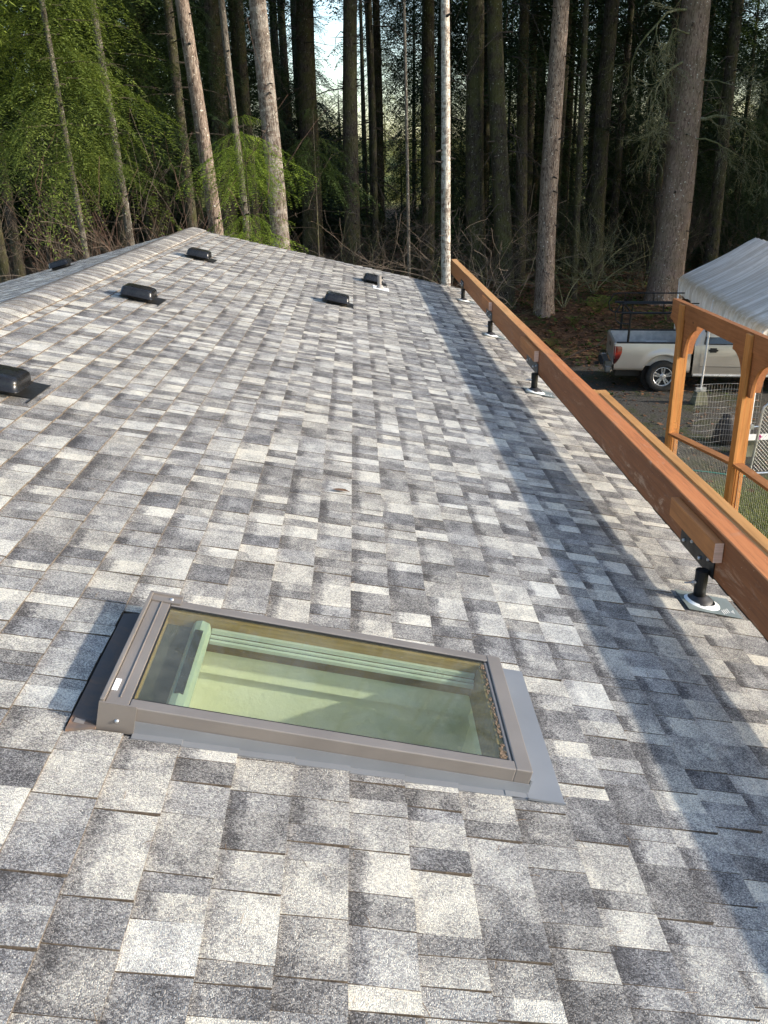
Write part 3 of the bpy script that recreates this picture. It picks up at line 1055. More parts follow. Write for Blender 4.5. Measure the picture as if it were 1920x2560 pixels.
xs = [-900, -300, -150, -100, -80] + [-60 + 1.5 * i for i in range(81)] + [80, 100, 150, 300, 900]
ysn = [-300, -60, -20, 0, 6, 10, 14, 17] + [18 + .6 * i for i in range(24)] + [33, 36, 40, 45, 52, 60, 70, 80, 88, 96, 104, 112, 120, 130, 140, 155, 180, 260, 500, 1200]
V = [(x, y, hz(x, y)) for y in ysn for x in xs]
nx = len(xs)
F = [(j * nx + i, j * nx + i + 1, (j + 1) * nx + i + 1, (j + 1) * nx + i) for j in range(len(ysn) - 1) for i in range(nx - 1)]
g = link('ground', np_mesh('ground', V, F, ground_mat(), True)); g['kind'] = 'structure'


def leaves_on(name, n, region, size, mat, lift=.02, label=None, cat=None, flat=.5):
    V = np.zeros((n, 4, 3)); 
    for i in range(n):
        x, y = region()
        z = hz(x, y) + lift * NR.random()
        a = NR.random() * 2 * pi; s_ = size * (.5 + NR.random())
        ux, uy = cos(a) * s_, sin(a) * s_
        t1, t2 = (NR.random(2) - .5) * s_ * flat * 2
        V[i] = [(x - ux, y - uy, z - t1 * .0), (x + uy * .5, y - ux * .5, z + .5 * t2 + s_ * .1), (x + ux, y + uy, z + t1 + s_ * .1), (x - uy * .5, y + ux * .5, z)]
    F = np.arange(4 * n).reshape(n, 4)
    o = link(name, np_mesh(name, V.reshape(-1, 3), F, mat)); o['kind'] = 'stuff'
    if label: o['label'] = label
    return o


def litter_region():
    while True:
        x = -6 + 24 * NR.random(); y = 18.5 + 14 * NR.random() ** 1.3
        if y + .1 * (x - 6) > 21.6 or NR.random() < .10: return x, y


M_LIT = mat_leaf('leaf_litter', (.14, .065, .036), (.27, .15, .08), .1, 3)
M_LIT2 = mat_leaf('ground_ivy', (.035, .06, .012), (.075, .11, .02), .2, 3)
leaves_on('leaf_litter', 26000, litter_region, .055, M_LIT, .05)
leaves_on('ground_cover_plants', 9000, litter_region, .06, M_LIT2, .10, flat=1)
leaves_on('leaf_litter', 900, lambda: (3.5 + 7 * NR.random(), 12.5 + 9 * NR.random()), .05, M_LIT, .01)

# grass near the fence
ng = 42000
gx = 4.3 + 5.0 * NR.random(ng); gy = 7.6 + 5.6 * NR.random(ng) ** .8
keep = (NR.random(ng) < np.clip((13.0 - gy) / 1.6, .06, 1))
gx, gy = gx[keep], gy[keep]; ng = len(gx)
a = NR.random(ng) * 2 * pi; hgt = .03 + .07 * NR.random(ng); ww = .004 + .005 * NR.random(ng)
V = np.zeros((ng, 3, 3))
V[:, 0] = np.stack([gx - np.cos(a) * ww, gy - np.sin(a) * ww, 0 * gx], 1)
V[:, 1] = np.stack([gx + np.cos(a) * ww, gy + np.sin(a) * ww, 0 * gx], 1)
V[:, 2] = np.stack([gx + np.sin(a) * hgt * .7, gy - np.cos(a) * hgt * .7, hgt], 1)
gr = link('grass', np_mesh('grass', V.reshape(-1, 3), np.arange(3 * ng).reshape(ng, 3), mat_leaf('grass_blades', (.11, .15, .035), (.30, .31, .10), .35, 1.2)))
gr['kind'] = 'stuff'

# ------------------------------------------------------------------ CEDAR FENCE with header
fence = thing('arbor_fence', (4.88, 11, 0), 'orange stained cedar fence with overhead header beam and wire infill, right of the roof', 'fence')
HZ = 5 - 2.06
FP = (12.87, 10.50, 8.1)
M_WIRE = mat_basic('galvanised_wire', (.42, .41, .38), .5, .6)
mb = MB(); mb.box(4.845, 4.935, 6.6, 13.35, HZ - .235, HZ)
obj('header', mb, M_HEAD, fence, bevel=.003)
for y in FP:
    mb = MB(); mb.box(4.848, 4.930, y - .045, y + .045, -.1, HZ - .237)
    p = obj('post', mb, M_POSTW, fence, bevel=.002)
    mb = MB(); mb.box(4.800, 4.842, y - .07, y + .07, -.1, HZ - .02)
    obj('post_board', mb, M_POSTW, p, bevel=.003)
    mb = MB(); mb.box(4.938, 4.976, y - .03, y + .06, -.1, HZ - .24)
    obj('post_board', mb, M_POSTW, p, bevel=.002)
    for sg in (-1, 1):
        # curved knee brace, post to header
        A, B = .50, .56
        z0 = HZ - .237
        out = [(y + sg * .047, z0)]
        out += [(y + sg * (.047 + A), z0), (y + sg * (.047 + A), z0 - .075)]
        for i in range(1, 9):
            t = i / 9 * pi / 2
            out.append((y + sg * (.047 + .10 + (A - .10) * (1 - sin(t))), z0 - .075 - (B - .09) * (1 - cos(t))))
        out += [(y + sg * (.047 + .09), z0 - B), (y + sg * .047, z0 - B)]
        mb = MB(); mb.prism(out, 4.862, 4.900, 'x')
        obj('knee_brace', mb, M_HEAD, fence)
    out = [(4.978, HZ - .24), (5.40, HZ - .24), (5.40, HZ - .30)]
    for i in range(1, 8):
        t = i / 8 * pi / 2
        out.append((5.06 + .34 * (1 - sin(t)), HZ - .30 - .40 * (1 - cos(t))))
    out += [(5.05, HZ - .76), (4.978, HZ - .76)]
    mb = MB(); mb.prism(out, y - .019, y + .019, 'y')
    obj('knee_brace', mb, M_HEAD, fence)
RZ = ((12.82, 12.87 - 2.30, .945, 1.235), (10.45, 8.15, 1.255, 1.33))
for (ya, yb, za, zb) in RZ:
    mb = MB()
    v = []
    for (yy, zz) in ((ya, za), (yb, zb)):
        v += [(4.80, yy, zz - .038), (4.94, yy, zz - .038), (4.94, yy, zz), (4.80, yy, zz)]
    mb.add(v, [(0, 1, 2, 3), (7, 6, 5, 4), (0, 4, 5, 1), (1, 5, 6, 2), (2, 6, 7, 3), (3, 7, 4, 0)])
    obj('rail', mb, M_RAIL, fence, bevel=.003)
    mb = MB()
    for xx in (4.855, 4.895):
        mb.box(xx, xx + .02, ya - .045, ya - .015, 0, za - .05)
    obj('wire_stop', mb, M_POSTW, fence)
    mb = MB()
    yy = ya - .02
    while yy > yb + .02:
        zt = za + (zb - za) * (ya - yy) / (ya - yb) - .04
        mb.tube([(4.885, yy, .02), (4.885, yy, zt)], .0022, 4, False)
        yy -= .052
    z = .1
    while z < 1.2:
        mb.tube([(4.883, ya, z), (4.883, yb, z)], .0022, 4, False)
        z += .102
    o = obj('wire_mesh', mb, M_WIRE, fence, recalc=False)
# free standing wire fence panel further back
wp = thing('wire_fence_panel', (5.9, 14.5, 0), 'welded wire fence panel with wavy strands behind the cedar fence', 'wire fence')
mb = MB()
for i in range(24):
    x = 5.86 + i * .05
    mb.tube([(x + rng.uniform(-.006, .006), 14.5 + .02 * sin(i), .02), (x, 14.5, 1.28)], .0018, 4, False)
o = obj('wire_strands', mb, M_WIRE, wp, recalc=False)
mb = MB()
for k in range(12):
    z = .12 + k * .105
    pts = [(5.82 + rng.uniform(-.03, .02) + 1.18 * i / 12, 14.5 + .03 * sin(i * .9 + k), z + .006 * sin(i * 1.1 + k * .7) + .012 * i / 12) for i in range(13)]
    mb.tube(pts, .0024, 4, False)
obj('cross_strands', mb, M_WIRE, wp, recalc=False)
# chain link gate
gate = thing('chain_link_gate', (7.3, 13.4, 0), 'silver chain link gate with rounded pipe frame behind the cedar fence', 'gate')
GY = 13.4
mb = MB()
gp = [(6.70, GY, 1.235), (6.62, GY, 1.215), (6.55, GY, 1.15), (6.53, GY, 1.05), (6.51, GY, .6), (6.475, GY, .14), (6.48, GY, .02), (6.53, GY, -.02 + .03), (8.4, GY, .03), (8.45, GY, .1), (8.45, GY, 1.1), (8.38, GY, 1.2), (6.70, GY, 1.235)]
gp = [(x, y_, z + .0) for x, y_, z in gp]
mb.tube(gp, .021, 10)
obj('pipe_frame', mb, M_GALV, gate, smooth=True)
mb = MB()
n = 26
for i in range(-30, 34):
    for sg in (1, -1):
        a0 = 6.5 + i * .060
        pts = []
        for (z) in (.05, 1.19):
            pts.append((a0 + (z - .05) * .95 * (1 if sg > 0 else -1) + (0 if sg > 0 else 1.08), GY + .004 * sg, z))
        # clip to the frame
        (xa, _, za), (xb, _, zb) = pts
        def clip(xc):
            return za + (zb - za) * (xc - xa) / (xb - xa)
        zl, zh = za, zb
        for (lim) in (6.52, 8.44):
            zc = clip(lim)
            inside_a = 6.52 <= xa <= 8.44
            if min(xa, xb) < lim < max(xa, xb):
                if (xa < lim) == (lim == 6.52): zl = max(zl, zc)
                else: zh = min(zh, zc)
        if zh - zl < .03 or not (max(xa, xb) > 6.52 and min(xa, xb) < 8.44): continue
        xf = lambda z: xa + (xb - xa) * (z - za) / (zb - za)
        mb.tube([(xf(zl), GY + .004 * sg, zl), (xf(zh), GY + .004 * sg, zh)], .0022, 4, False)
obj('chain_link', mb, M_WIRE, gate, recalc=False)
mb = MB(); mb.tube([(6.36, GY, .82), (6.54, GY, .83)], .014, 8); mb.box(6.36, 6.42, GY - .03, GY + .03, .79, .86)
obj('hinge', mb, M_GALV, gate)
# hanging white tape on the gate, boxes behind
tp = thing('barrier_tape', (6.9, 14.2, .3), 'white plastic strip with a magenta mark stretched behind the chain link gate', 'tape')
mb = MB(); mb.box(6.45, 8.2, 14.2, 14.205, .33, .44)
obj('strip', mb, M_WHT, tp)
mb = MB(); mb.box(6.93, 6.96, 14.194, 14.199, .34, .43); mb.box(6.90, 6.99, 14.194, 14.199, .38, .40)
obj('mark', mb, mat_basic('magenta_print', (.55, .02, .25), .5), tp)
bag = thing('plant_sack', (6.75, 15.1, 0), 'dark slumped sack standing on the gravel behind the wire fence', 'sack')
mb = MB(); prof = [(.02, .52), (.09, .53), (.15, .46), (.20, .32), (.24, .15), (.25, .04), (.2, 0), (0, 0)]
mb.lathe(prof, (6.75, 15.1, 0), 14)
mb.v = [(x + .02 * sin(z * 30 + x * 20), y_ + .02 * cos(z * 24), z + .02 * sin(x * 30)) for x, y_, z in mb.v]
obj('sack', mb, mat_basic('dark_sack', (.035, .03, .028), .8, bump=.4, bscale=30), bag, smooth=True)
hs = MB(); hs.tube([(5.2, 13.9, .012), (5.6, 13.62, .013), (5.9, 13.48, .012), (6.15, 13.33, .013), (6.6, 13.2, .012)], .011, 8)
h_ = obj('garden_hose', hs, mat_basic('teal_hose', (.05, .32, .25), .4), None, smooth=True)
tag(h_, 'thin teal garden hose lying on the grass beyond the cedar fence', 'hose')

# ------------------------------------------------------------------ CANOPY
can = thing('carport_canopy', (7.6, 17.8, 0), 'white translucent tarpaulin carport canopy on white poles over the pickup', 'canopy')
ed = Vector((-.142, -.99, 0)).normalized(); pd_ = Vector((.99, -.142, 0))
c0 = Vector((7.82, 21.25, 2.22))
LEN, WID, RISE = 7.2, 3.3, .88


def tarp_mat():
    m = NT('white_tarpaulin')
    v = m.coord()
    mp = m.coord((1, 1, 1), rot=(0, 0, 0.142))
    st = m.noise(m.coord((.25, 3.2, .25), rot=(0, 0, .142)), 2.2, 6, .65, .6)
    n2 = m.noise(v, 3.4, 6, .7)
    c = m.ramp(st, [(.36, (.60, .58, .56)), (.49, (.74, .73, .72)), (.54, (.82, .82, .82)), (.60, (.95, .955, .96))])
    c = m.mix(m.ramp(n2, [(.52, 0.0), (.70, .55)]), c, (.50, .49, .46))
    at = m.n('Attribute', attribute_name='dirt').outputs['Fac']
    c = m.mix(m.math('MULTIPLY', at, m.ramp(m.noise(v, 9, 5, .75), [(.35, .3), (.6, .95)])), c, (.50, .42, .30))
    m.color(c); m.set(Roughness=.45, Specular_IOR_Level=.5)
    tr = m.n('BsdfTranslucent'); m.l(c, tr.inputs[0])
    mx = m.n('MixShader'); mx.inputs[0].default_value = .45
    m.l(m.b.outputs[0], mx.inputs[1]); m.l(tr.outputs[0], mx.inputs[2]); m.l(mx.outputs[0], m.out.inputs[0])
    m.bump(m.math('ADD', st, m.math('MULTIPLY', n2, .3)), .6, .03)
    return m.mat


def tarp_profile():
    pts = []
    h = WID / 2
    pts.append((-.02, -.36, 0)); pts.append((-.035, -.27, 0)); pts.append((-.03, -.17, .1)); pts.append((-.02, -.08, .6)); pts.append((0.0, -.02, 1)); pts.append((.035, .025, 1)); pts.append((.09, .06, .6))
    for i in range(1, 14):
        t = i / 14
        pts.append((.09 + (h - .15) * t, .06 + (RISE - .06) * t - .03 * sin(pi * t), .15 * (1 - t)))
    pts.append((h - .02, RISE + .012, 0)); pts.append((h, RISE + .02, 0))
    m_ = [(WID - a, b, c) for a, b, c in reversed(pts[:-1])]
    return pts + m_


prof = tarp_profile()
NY = 120
V = []; dirt = []
for j in range(NY + 1):
    l = LEN * j / NY
    for i, (a_, b_, d_) in enumerate(prof):
        rib = abs(((l / LEN * 4) % 1) - .5) * 2     # sag between the five frame ribs
        sagf = (1 - rib ** 3) * 0 + (1 - (1 - rib) ** 0)
        mid = 1 - rib
        t = min(a_, WID - a_) / (WID / 2)
        sag = -.045 * (1 - rib ** 2) * sin(pi * max(0, min(1, t))) if 0 <= t <= 1 else 0
        wr = .008 * sin(l * 17 + a_ * 2.1) + .006 * sin(l * 31 + a_ * 5) * (1 if b_ > .05 else .4)
        wob = .02 * sin(l * 9 + 1.7) * (1 if b_ < -.1 else 0) + .012 * sin(l * 23)*(1 if b_ < -.1 else 0)
        p = c0 + ed * l + pd_ * (a_ + (wob if b_ < 0 else 0)) + Vector((0, 0, b_ + sag + wr * (1 if b_ > -.1 else .3) + (.015 * sin(l * 6.3) if b_ < -.3 else 0)))
        V.append(p); dirt.append(d_)
npf = len(prof)
F = [(j * npf + i, j * npf + i + 1, (j + 1) * npf + i + 1, (j + 1) * npf + i) for j in range(NY) for i in range(npf - 1)]
me = np_mesh('tarpaulin', [tuple(p) for p in V], F, tarp_mat(), True)
at = me.attributes.new('dirt', 'FLOAT', 'POINT'); at.data.foreach_set('value', dirt)
link('tarpaulin', me, can)
M_POLE = mat_basic('white_painted_pole', (.72, .73, .74), .4)
for k in range(3):
    for sd_ in (0, 1):
        l = .04 if k == 0 else (3.44 if k == 1 else 6.9)
        b = c0 + ed * l + pd_ * (.0 if not sd_ else WID)
        fx = Vector((-.05 if k == 1 and not sd_ else 0, 0, 0))
        b0 = Vector((b.x, b.y, hz(b.x, b.y) + .30)) + fx
        mb = MB(); mb.tube([b0, Vector((b.x, b.y, c0.z - .03))], .021, 10)
        obj('pole', mb, M_POLE, can, smooth=True)
        mb = MB(); mb.box(b0.x - .11, b0.x + .11, b0.y - .035, b0.y + .035, b0.z - .03, b0.z + .055); mb.box(b0.x - .03, b0.x + .03, b0.y - .07, b0.y + .07, b0.z - .02, b0.z + .03)
        obj('foot_bracket', mb, M_GALV, can)
        mb = MB()
        mb.add([(b0.x - .15, b0.y - .15, b0.z - .32), (b0.x + .15, b0.y - .15, b0.z - .32), (b0.x + .15, b0.y + .15, b0.z - .32), (b0.x - .15, b0.y + .15, b0.z - .32),
                (b0.x - .10, b0.y - .10, b0.z - .031), (b0.x + .10, b0.y - .10, b0.z - .031), (b0.x + .10, b0.y + .10, b0.z - .031), (b0.x - .10, b0.y + .10, b0.z - .031)],
               [(0, 3, 2, 1), (4, 5, 6, 7), (0, 1, 5, 4), (1, 2, 6, 5), (2, 3, 7, 6), (3, 0, 4, 7)])
        obj('pier_block', mb, mat_basic('mossy_concrete', (.13, .13, .085), .9, var=.4, scale=5, bump=.4), can, bevel=.01)
for k in range(5):
    l = .03 + (LEN - .06) * k / 4
    q = [c0 + ed * l + pd_ * a_ + Vector((0, 0, b_ - .03)) for a_, b_ in ((0.02, -.02), (WID / 2, RISE - .02), (WID - .02, -.02))]
    mb = MB(); mb.tube(q, .02, 8)
    obj('roof_rib', mb, M_POLE, can)

# ------------------------------------------------------------------ PICKUP (local: x forward from the rear, y to its left, z up)
HD = radians(-10.5)
u = Vector((cos(HD), sin(HD), 0)); lft = Vector((-sin(HD), cos(HD), 0))
org = Vector((6.80, 18.88, 0)) - u * 1.22 + lft * .85
truck = thing('pickup_truck', org, 'silver beige pickup truck with a black ladder rack, parked under the white canopy', 'pickup truck', None, HD)
TM = WM[truck.name]
m = NT('silver_beige_paint')
v = m.coord()
m.color(m.ramp(m.noise(v, 2.2, 5), [(.3, (.45, .405, .36)), (.7, (.51, .465, .415))]))
m.set(Metallic=.45, Roughness=.34, Coat_Weight=.6, Coat_Roughness=.12)
M_PAINT = m.mat
M_TRIM = mat_basic('black_trim', (.015, .015, .016), .55)
M_TYRE = mat_basic('tyre_rubber', (.022, .021, .020), .85, bump=.3, bscale=40)
M_RIM = mat_basic('silver_rim', (.62, .62, .63), .3, .75, .06)
M_CHR = mat_basic('chrome', (.75, .75, .76), .15, 1.0, .05)
M_BED = mat_basic('scuffed_bed', (.50, .48, .46), .45, .2, .2, 7)
M_TGL = NT('dark_window'); M_TGL.b.inputs['Base Color'].default_value = (.02, .022, .025, 1); M_TGL.set(Roughness=.06, Specular_IOR_Level=.9); M_TGL = M_TGL.mat
ARX, ARZ, ARR = 1.22, .37, .475


def bulge(z):    # half width at height z
    t = (z - .45) / .68
    return .865 - .055 * max(0, t - .55) ** 1.5 * 2 - .045 * max(0, .25 - t) ** 1.2 * 2


def side_panel(x0, x1, ztop, zlow, sg, arches, nx_=40, nz=10):
    vs = []; fs = []
    cols = sorted(set([x0 + (x1 - x0) * i / nx_ for i in range(nx_ + 1)] + [c + s * ARR * cos(radians(t)) for c in arches for s in (1, -1) for t in (0, 5, 12, 20, 30, 40, 52, 65, 80)]))
    cols = [c for c in cols if x0 <= c <= x1]
    for x in cols:
        lo = zlow(x)
        for c in arches:
            d = abs(x - c)
            if d <= ARR + 1e-6: lo = max(lo, ARZ + math.sqrt(max(0, ARR ** 2 - d * d)))
        zt = ztop(x)
        for k in range(nz + 1):
            z = lo + (zt - lo) * k / nz
            fl = 0
            for c in arches:
                d = math.hypot(x - c, z - ARZ)
                if d < ARR + .13: fl = max(fl, .022 * (1 - (d - ARR) / .13) ** .5 if d >= ARR else .022)
            tp = 0
            vs.append((x, sg * (bulge(z) + fl), z))
    n1 = nz + 1
    for i in range(len(cols) - 1):
        for k in range(nz):
            fs.append((i * n1 + k, (i + 1) * n1 + k, (i + 1) * n1 + k + 1, i * n1 + k + 1) if sg < 0 else (i * n1 + k, i * n1 + k + 1, (i + 1) * n1 + k + 1, (i + 1) * n1 + k))
    # inward returns along the lower edge
    o_ = len(vs)
    for i in range(len(cols)):
        p = vs[i * n1]; vs.append((p[0], p[1] - sg * .05, p[2] + .004))
    for i in range(len(cols) - 1):
        fs.append((i * n1, o_ + i, o_ + i + 1, (i + 1) * n1))
    mb_ = MB(); mb_.add(vs, fs)
    return mb_


RAILZ = 1.10
for sg in (-1, 1):
    mb = side_panel(.13, 1.78, lambda x: RAILZ - .005, lambda x: .50 if x < ARX else .46, sg, (ARX,))
    b_ = obj('bed_side', mb, M_PAINT, truck, TM, smooth=True, recalc=False)
    mb = MB(); mb.box(.16, 1.78, min(sg * .845, sg * .745), max(sg * .845, sg * .745), RAILZ - .005, RAILZ + .018)
    obj('rail_cap', mb, M_TRIM, truck, TM, bevel=.006)
    mb = MB(); mb.box(.17, 1.77, min(sg * .75, sg * .742), max(sg * .75, sg * .742), .62, RAILZ - .006)
    for xx in (.62, .98, 1.4): mb.box(xx, xx + .012, min(sg * .742, sg * .736), max(sg * .742, sg * .736), .68, RAILZ - .05)
    obj('bed_wall', mb, M_BED, truck, TM)
    mb = MB()
    mb.prism([(.85, .63), (.93, .84), (.98, .88), (1.46, .88), (1.52, .84), (1.60, .63)], min(sg * .735, sg * .56), max(sg * .735, sg * .56), 'y')
    obj('wheel_well', mb, M_BED, truck, TM, bevel=.02)
    # dark inner arch
    for c in (ARX, ARX + 3.2):
        mb = MB()
        mb.lathe([(.47, 0), (.47, .22), (.0, .22)], (c, 0, ARZ), 28, 'y')
        mb.v = [(x, sg * (.815 - y_), z) for x, y_, z in mb.v]
        obj('inner_arch', mb, M_TRIM, truck, TM)
mb = MB(); mb.box(.17, 1.77, -.74, .74, .58, .615)
for i in range(9):
    y_ = -.64 + i * .16; mb.box(.2, 1.76, y_ - .03, y_ + .03, .616, .628)
obj('bed_floor', mb, M_BED, truck, TM)
mb = MB(); mb.box(1.772, 1.80, -.80, .80, .5, RAILZ + .005)
obj('bed_front', mb, M_PAINT, truck, TM)
# tailgate
mb = MB(); mb.rbox(.10, .165, -.80, .80, .60, RAILZ - .002, .018)
tg = obj('tailgate', mb, M_PAINT, truck, TM)
mb = MB(); mb.box(.092, .102, -.10, .10, .90, .985)
obj('gate_handle', mb, M_TRIM, tg, TM)
mb = MB(); mb.box(.095, .103, -.5, .5, .66, .672)
obj('gate_crease', mb, M_PAINT, tg, TM)
# tail lights wrapping the corner
m = NT('tail_lamp_lens'); v = m.coord(); sz = m.n('SeparateXYZ'); m.l(v, sz.inputs[0])
n_ = m.noise(v, 14, 3)
m.color(m.ramp(m.math('ADD', sz.outputs[2], m.math('MULTIPLY', n_, .10)), [(.78, (.05, .003, .004)), (.86, (.12, .012, .012)), (.93, (.45, .03, .02)), (1.0, (.18, .01, .01))]))
m.set(Roughness=.12, Coat_Weight=.8)
M_TL = m.mat
for sg in (-1, 1):
    mb = MB()
    XR = ((.64, .140), (.68, .180), (.74, .220), (.80, .250), (.86, .272), (.92, .285), (.98, .288), (1.015, .280), (1.035, .250))
    vs = []
    for (z, xr) in XR:
        for q in range(6):
            x = .118 + (xr - .118) * q / 5
            vs.append((x, sg * (bulge(z) + .013 - .03 * max(0, 1 - q * .8) ** 2), z))
    mb.add(vs, [(i * 6 + q, i * 6 + q + 1, i * 6 + q + 7, i * 6 + q + 6) for i in range(len(XR) - 1) for q in range(5)])
    mb.box(.108, .128, min(sg * .84, sg * .80), max(sg * .84, sg * .80), .64, 1.03)
    obj('tail_light', mb, M_TL, truck, TM)
# bumper
mb = MB(); mb.rbox(-.06, .09, -.86, .86, .43, .60, .03); 
bp = obj('rear_bumper', mb, mat_basic('bumper_grey', (.20, .21, .225), .35, .7), truck, TM)
for (ya, yb) in ((-.86, -.45), (.45, .86)):
    mb = MB(); mb.box(-.062, .09, ya, yb, .601, .612)
    obj('step_pad', mb, M_CHR, bp, TM)
mb = MB(); mb.box(-.13, -.061, -.30, .30, .50, .60); mb.box(-.22, -.13, -.04, .04, .44, .50)
obj('hitch', mb, M_TRIM, bp, TM)
mb = MB(); mb.box(-.068, -.061, -.16, .16, .46, .59)
obj('number_plate', mb, M_TRIM, bp, TM)
# cab
def cab_prof(y_):   # roofline outline x,z
    return [(1.83, 1.06), (1.86, 1.30), (1.98, 1.60), (2.25, 1.655), (3.0, 1.66), (3.35, 1.62), (3.85, 1.25), (4.05, 1.06)]
cabb = MB()
rows = []
for (yy, sh) in ((-.85, 0), (-.82, .45), (-.74, .93), (-.62, 1.0), (0, 1.02), (.62, 1.0), (.74, .93), (.82, .45), (.85, 0)):
    row = []
    for (x, z) in cab_prof(0):
        row.append((x, yy, 1.06 + (z - 1.06) * sh))
    rows.append(row)
vs = [p for r in rows for p in r]; n = 8
cabb.add(vs, [(i * n + k, (i + 1) * n + k, (i + 1) * n + k + 1, i * n + k + 1) for i in range(len(rows) - 1) for k in range(n - 1)])
cab = obj('cab_roof', cabb, M_PAINT, truck, TM, smooth=True)
for sg in (-1, 1):
    mb = side_panel(1.84, 5.1, lambda x: 1.06 if x < 4.0 else 1.06 - .10 * (x - 4.0) ** 1.3, lambda x: .40, sg, (ARX + 3.2,), 50)
    obj('body_side', mb, M_PAINT, truck, TM, smooth=True, recalc=False)
    for (xa, xb, hx) in ((1.99, 2.86, 2.14), (2.875, 3.85, 3.02)):
        # door skin stands 4 mm proud with open gaps round it
        vs = []; fs = []; nn = 8
        for k in range(nn + 1):
            z = .455 + (1.062 - .455) * k / nn
            for x in (xa, xb - (.0 if xb < 3 else .0)):
                vs.append((x, sg * (bulge(z) + .006), z))
        for k in range(nn): fs.append((2 * k, 2 * k + 1, 2 * k + 3, 2 * k + 2))
        vs += [(p[0], p[1] - sg * .012, p[2]) for p in vs]
        m_ = 2 * (nn + 1)
        for k in range(nn):
            fs.append((2 * k, 2 * k + 2, m_ + 2 * k + 2, m_ + 2 * k)); fs.append((2 * k + 1, m_ + 2 * k + 1, m_ + 2 * k + 3, 2 * k + 3))
        fs.append((0, m_, m_ + 1, 1))
        mb = MB(); mb.add(vs, fs)
        d_ = obj('door', mb, M_PAINT, truck, TM, smooth=False)
        mb = MB(); mb.rbox(hx, hx + .20, min(sg * .878, sg * .905), max(sg * .878, sg * .905), .945, .985, .008); mb.rbox(hx + .03, hx + .17, min(sg * .868, sg * .882), max(sg * .868, sg * .882), .915, 1.015, .004)
        obj('door_handle', mb, M_TRIM, d_, TM)
        mb = MB(); z_ = .60
        mb.box(xa + .004, xb - .004, min(sg * (bulge(z_) + .006), sg * (bulge(z_) + .0085)), max(sg * (bulge(z_) + .006), sg * (bulge(z_) + .0085)), z_ - .004, z_ + .004)
        obj('moulding', mb, M_TRIM, d_, TM)
        # window: sloping side glass with a black surround
        def gl(x, z, e): return (x, sg * (.862 - (z - 1.06) * .26 + e), z)
        q = [(xa + .05, 1.10), (xb - .05, 1.10), (xb - .07 if xb < 3 else xb - .42, 1.55), (xa + .10, 1.55)]
        mb = MB(); mb.add([gl(x, z, .016) for x, z in q], [(0, 1, 2, 3)] if sg < 0 else [(3, 2, 1, 0)])
        mb.add([gl(x, z, -.01) for x, z in q], [(0, 1, 2, 3)])
        wd = obj('window', mb, M_TGL, d_, TM, recalc=False)
        mb = MB()
        qq = [gl(x, z, .019) for x, z in q]
        mb.tube(qq + [qq[0]], .012, 6)
        obj('window_seal', mb, M_TRIM, d_, TM)
        mb = MB(); q2 = [(xa, 1.062), (xb, 1.062), (xb, 1.60), (xa, 1.60)]
        # frame behind
        mb.add([gl(x, z, .004) for x, z in q2] + [gl(x, z, -.03) for x, z in q2], [(0, 1, 2, 3), (0, 4, 5, 1), (1, 5, 6, 2), (2, 6, 7, 3), (3, 7, 4, 0)])
        obj('window_frame', mb, M_PAINT, d_, TM)
    mb = MB(); mb.tube([(1.86, sg * .845, .40), (3.9, sg * .845, .40)], .032, 8)
    obj('sill', mb, mat_basic('bright_sill', (.6, .58, .55), .3, .5), truck, TM)
mb = MB(); mb.add([(1.835, -.70, 1.12), (1.835, .70, 1.12), (1.965, .62, 1.56), (1.965, -.62, 1.56)], [(0, 1, 2, 3)]); mb.v = [(x - .03, y_, z) for x, y_, z in mb.v]
obj('rear_window', mb, M_TGL, truck, TM)
mb = MB(); mb.add([(4.03, -.72, 1.10), (4.03, .72, 1.10), (3.42, .62, 1.60), (3.42, -.62, 1.60)], [(0, 1, 2, 3)]); mb.v = [(x + .03, y_, z + .01) for x, y_, z in mb.v]
obj('windscreen', mb, M_TGL, truck, TM)
mb = MB(); mb.rbox(4.0, 5.12, -.80, .80, .80, 1.075, .05)
obj('bonnet', mb, M_PAINT, truck, TM)
mb = MB(); mb.rbox(5.08, 5.26, -.84, .84, .42, .80, .05)
obj('front_bumper', mb, M_PAINT, truck, TM)
mb = MB(); mb.box(.2, 5.0, -.55, .55, .30, .57)
obj('chassis', mb, M_TRIM, truck, TM)
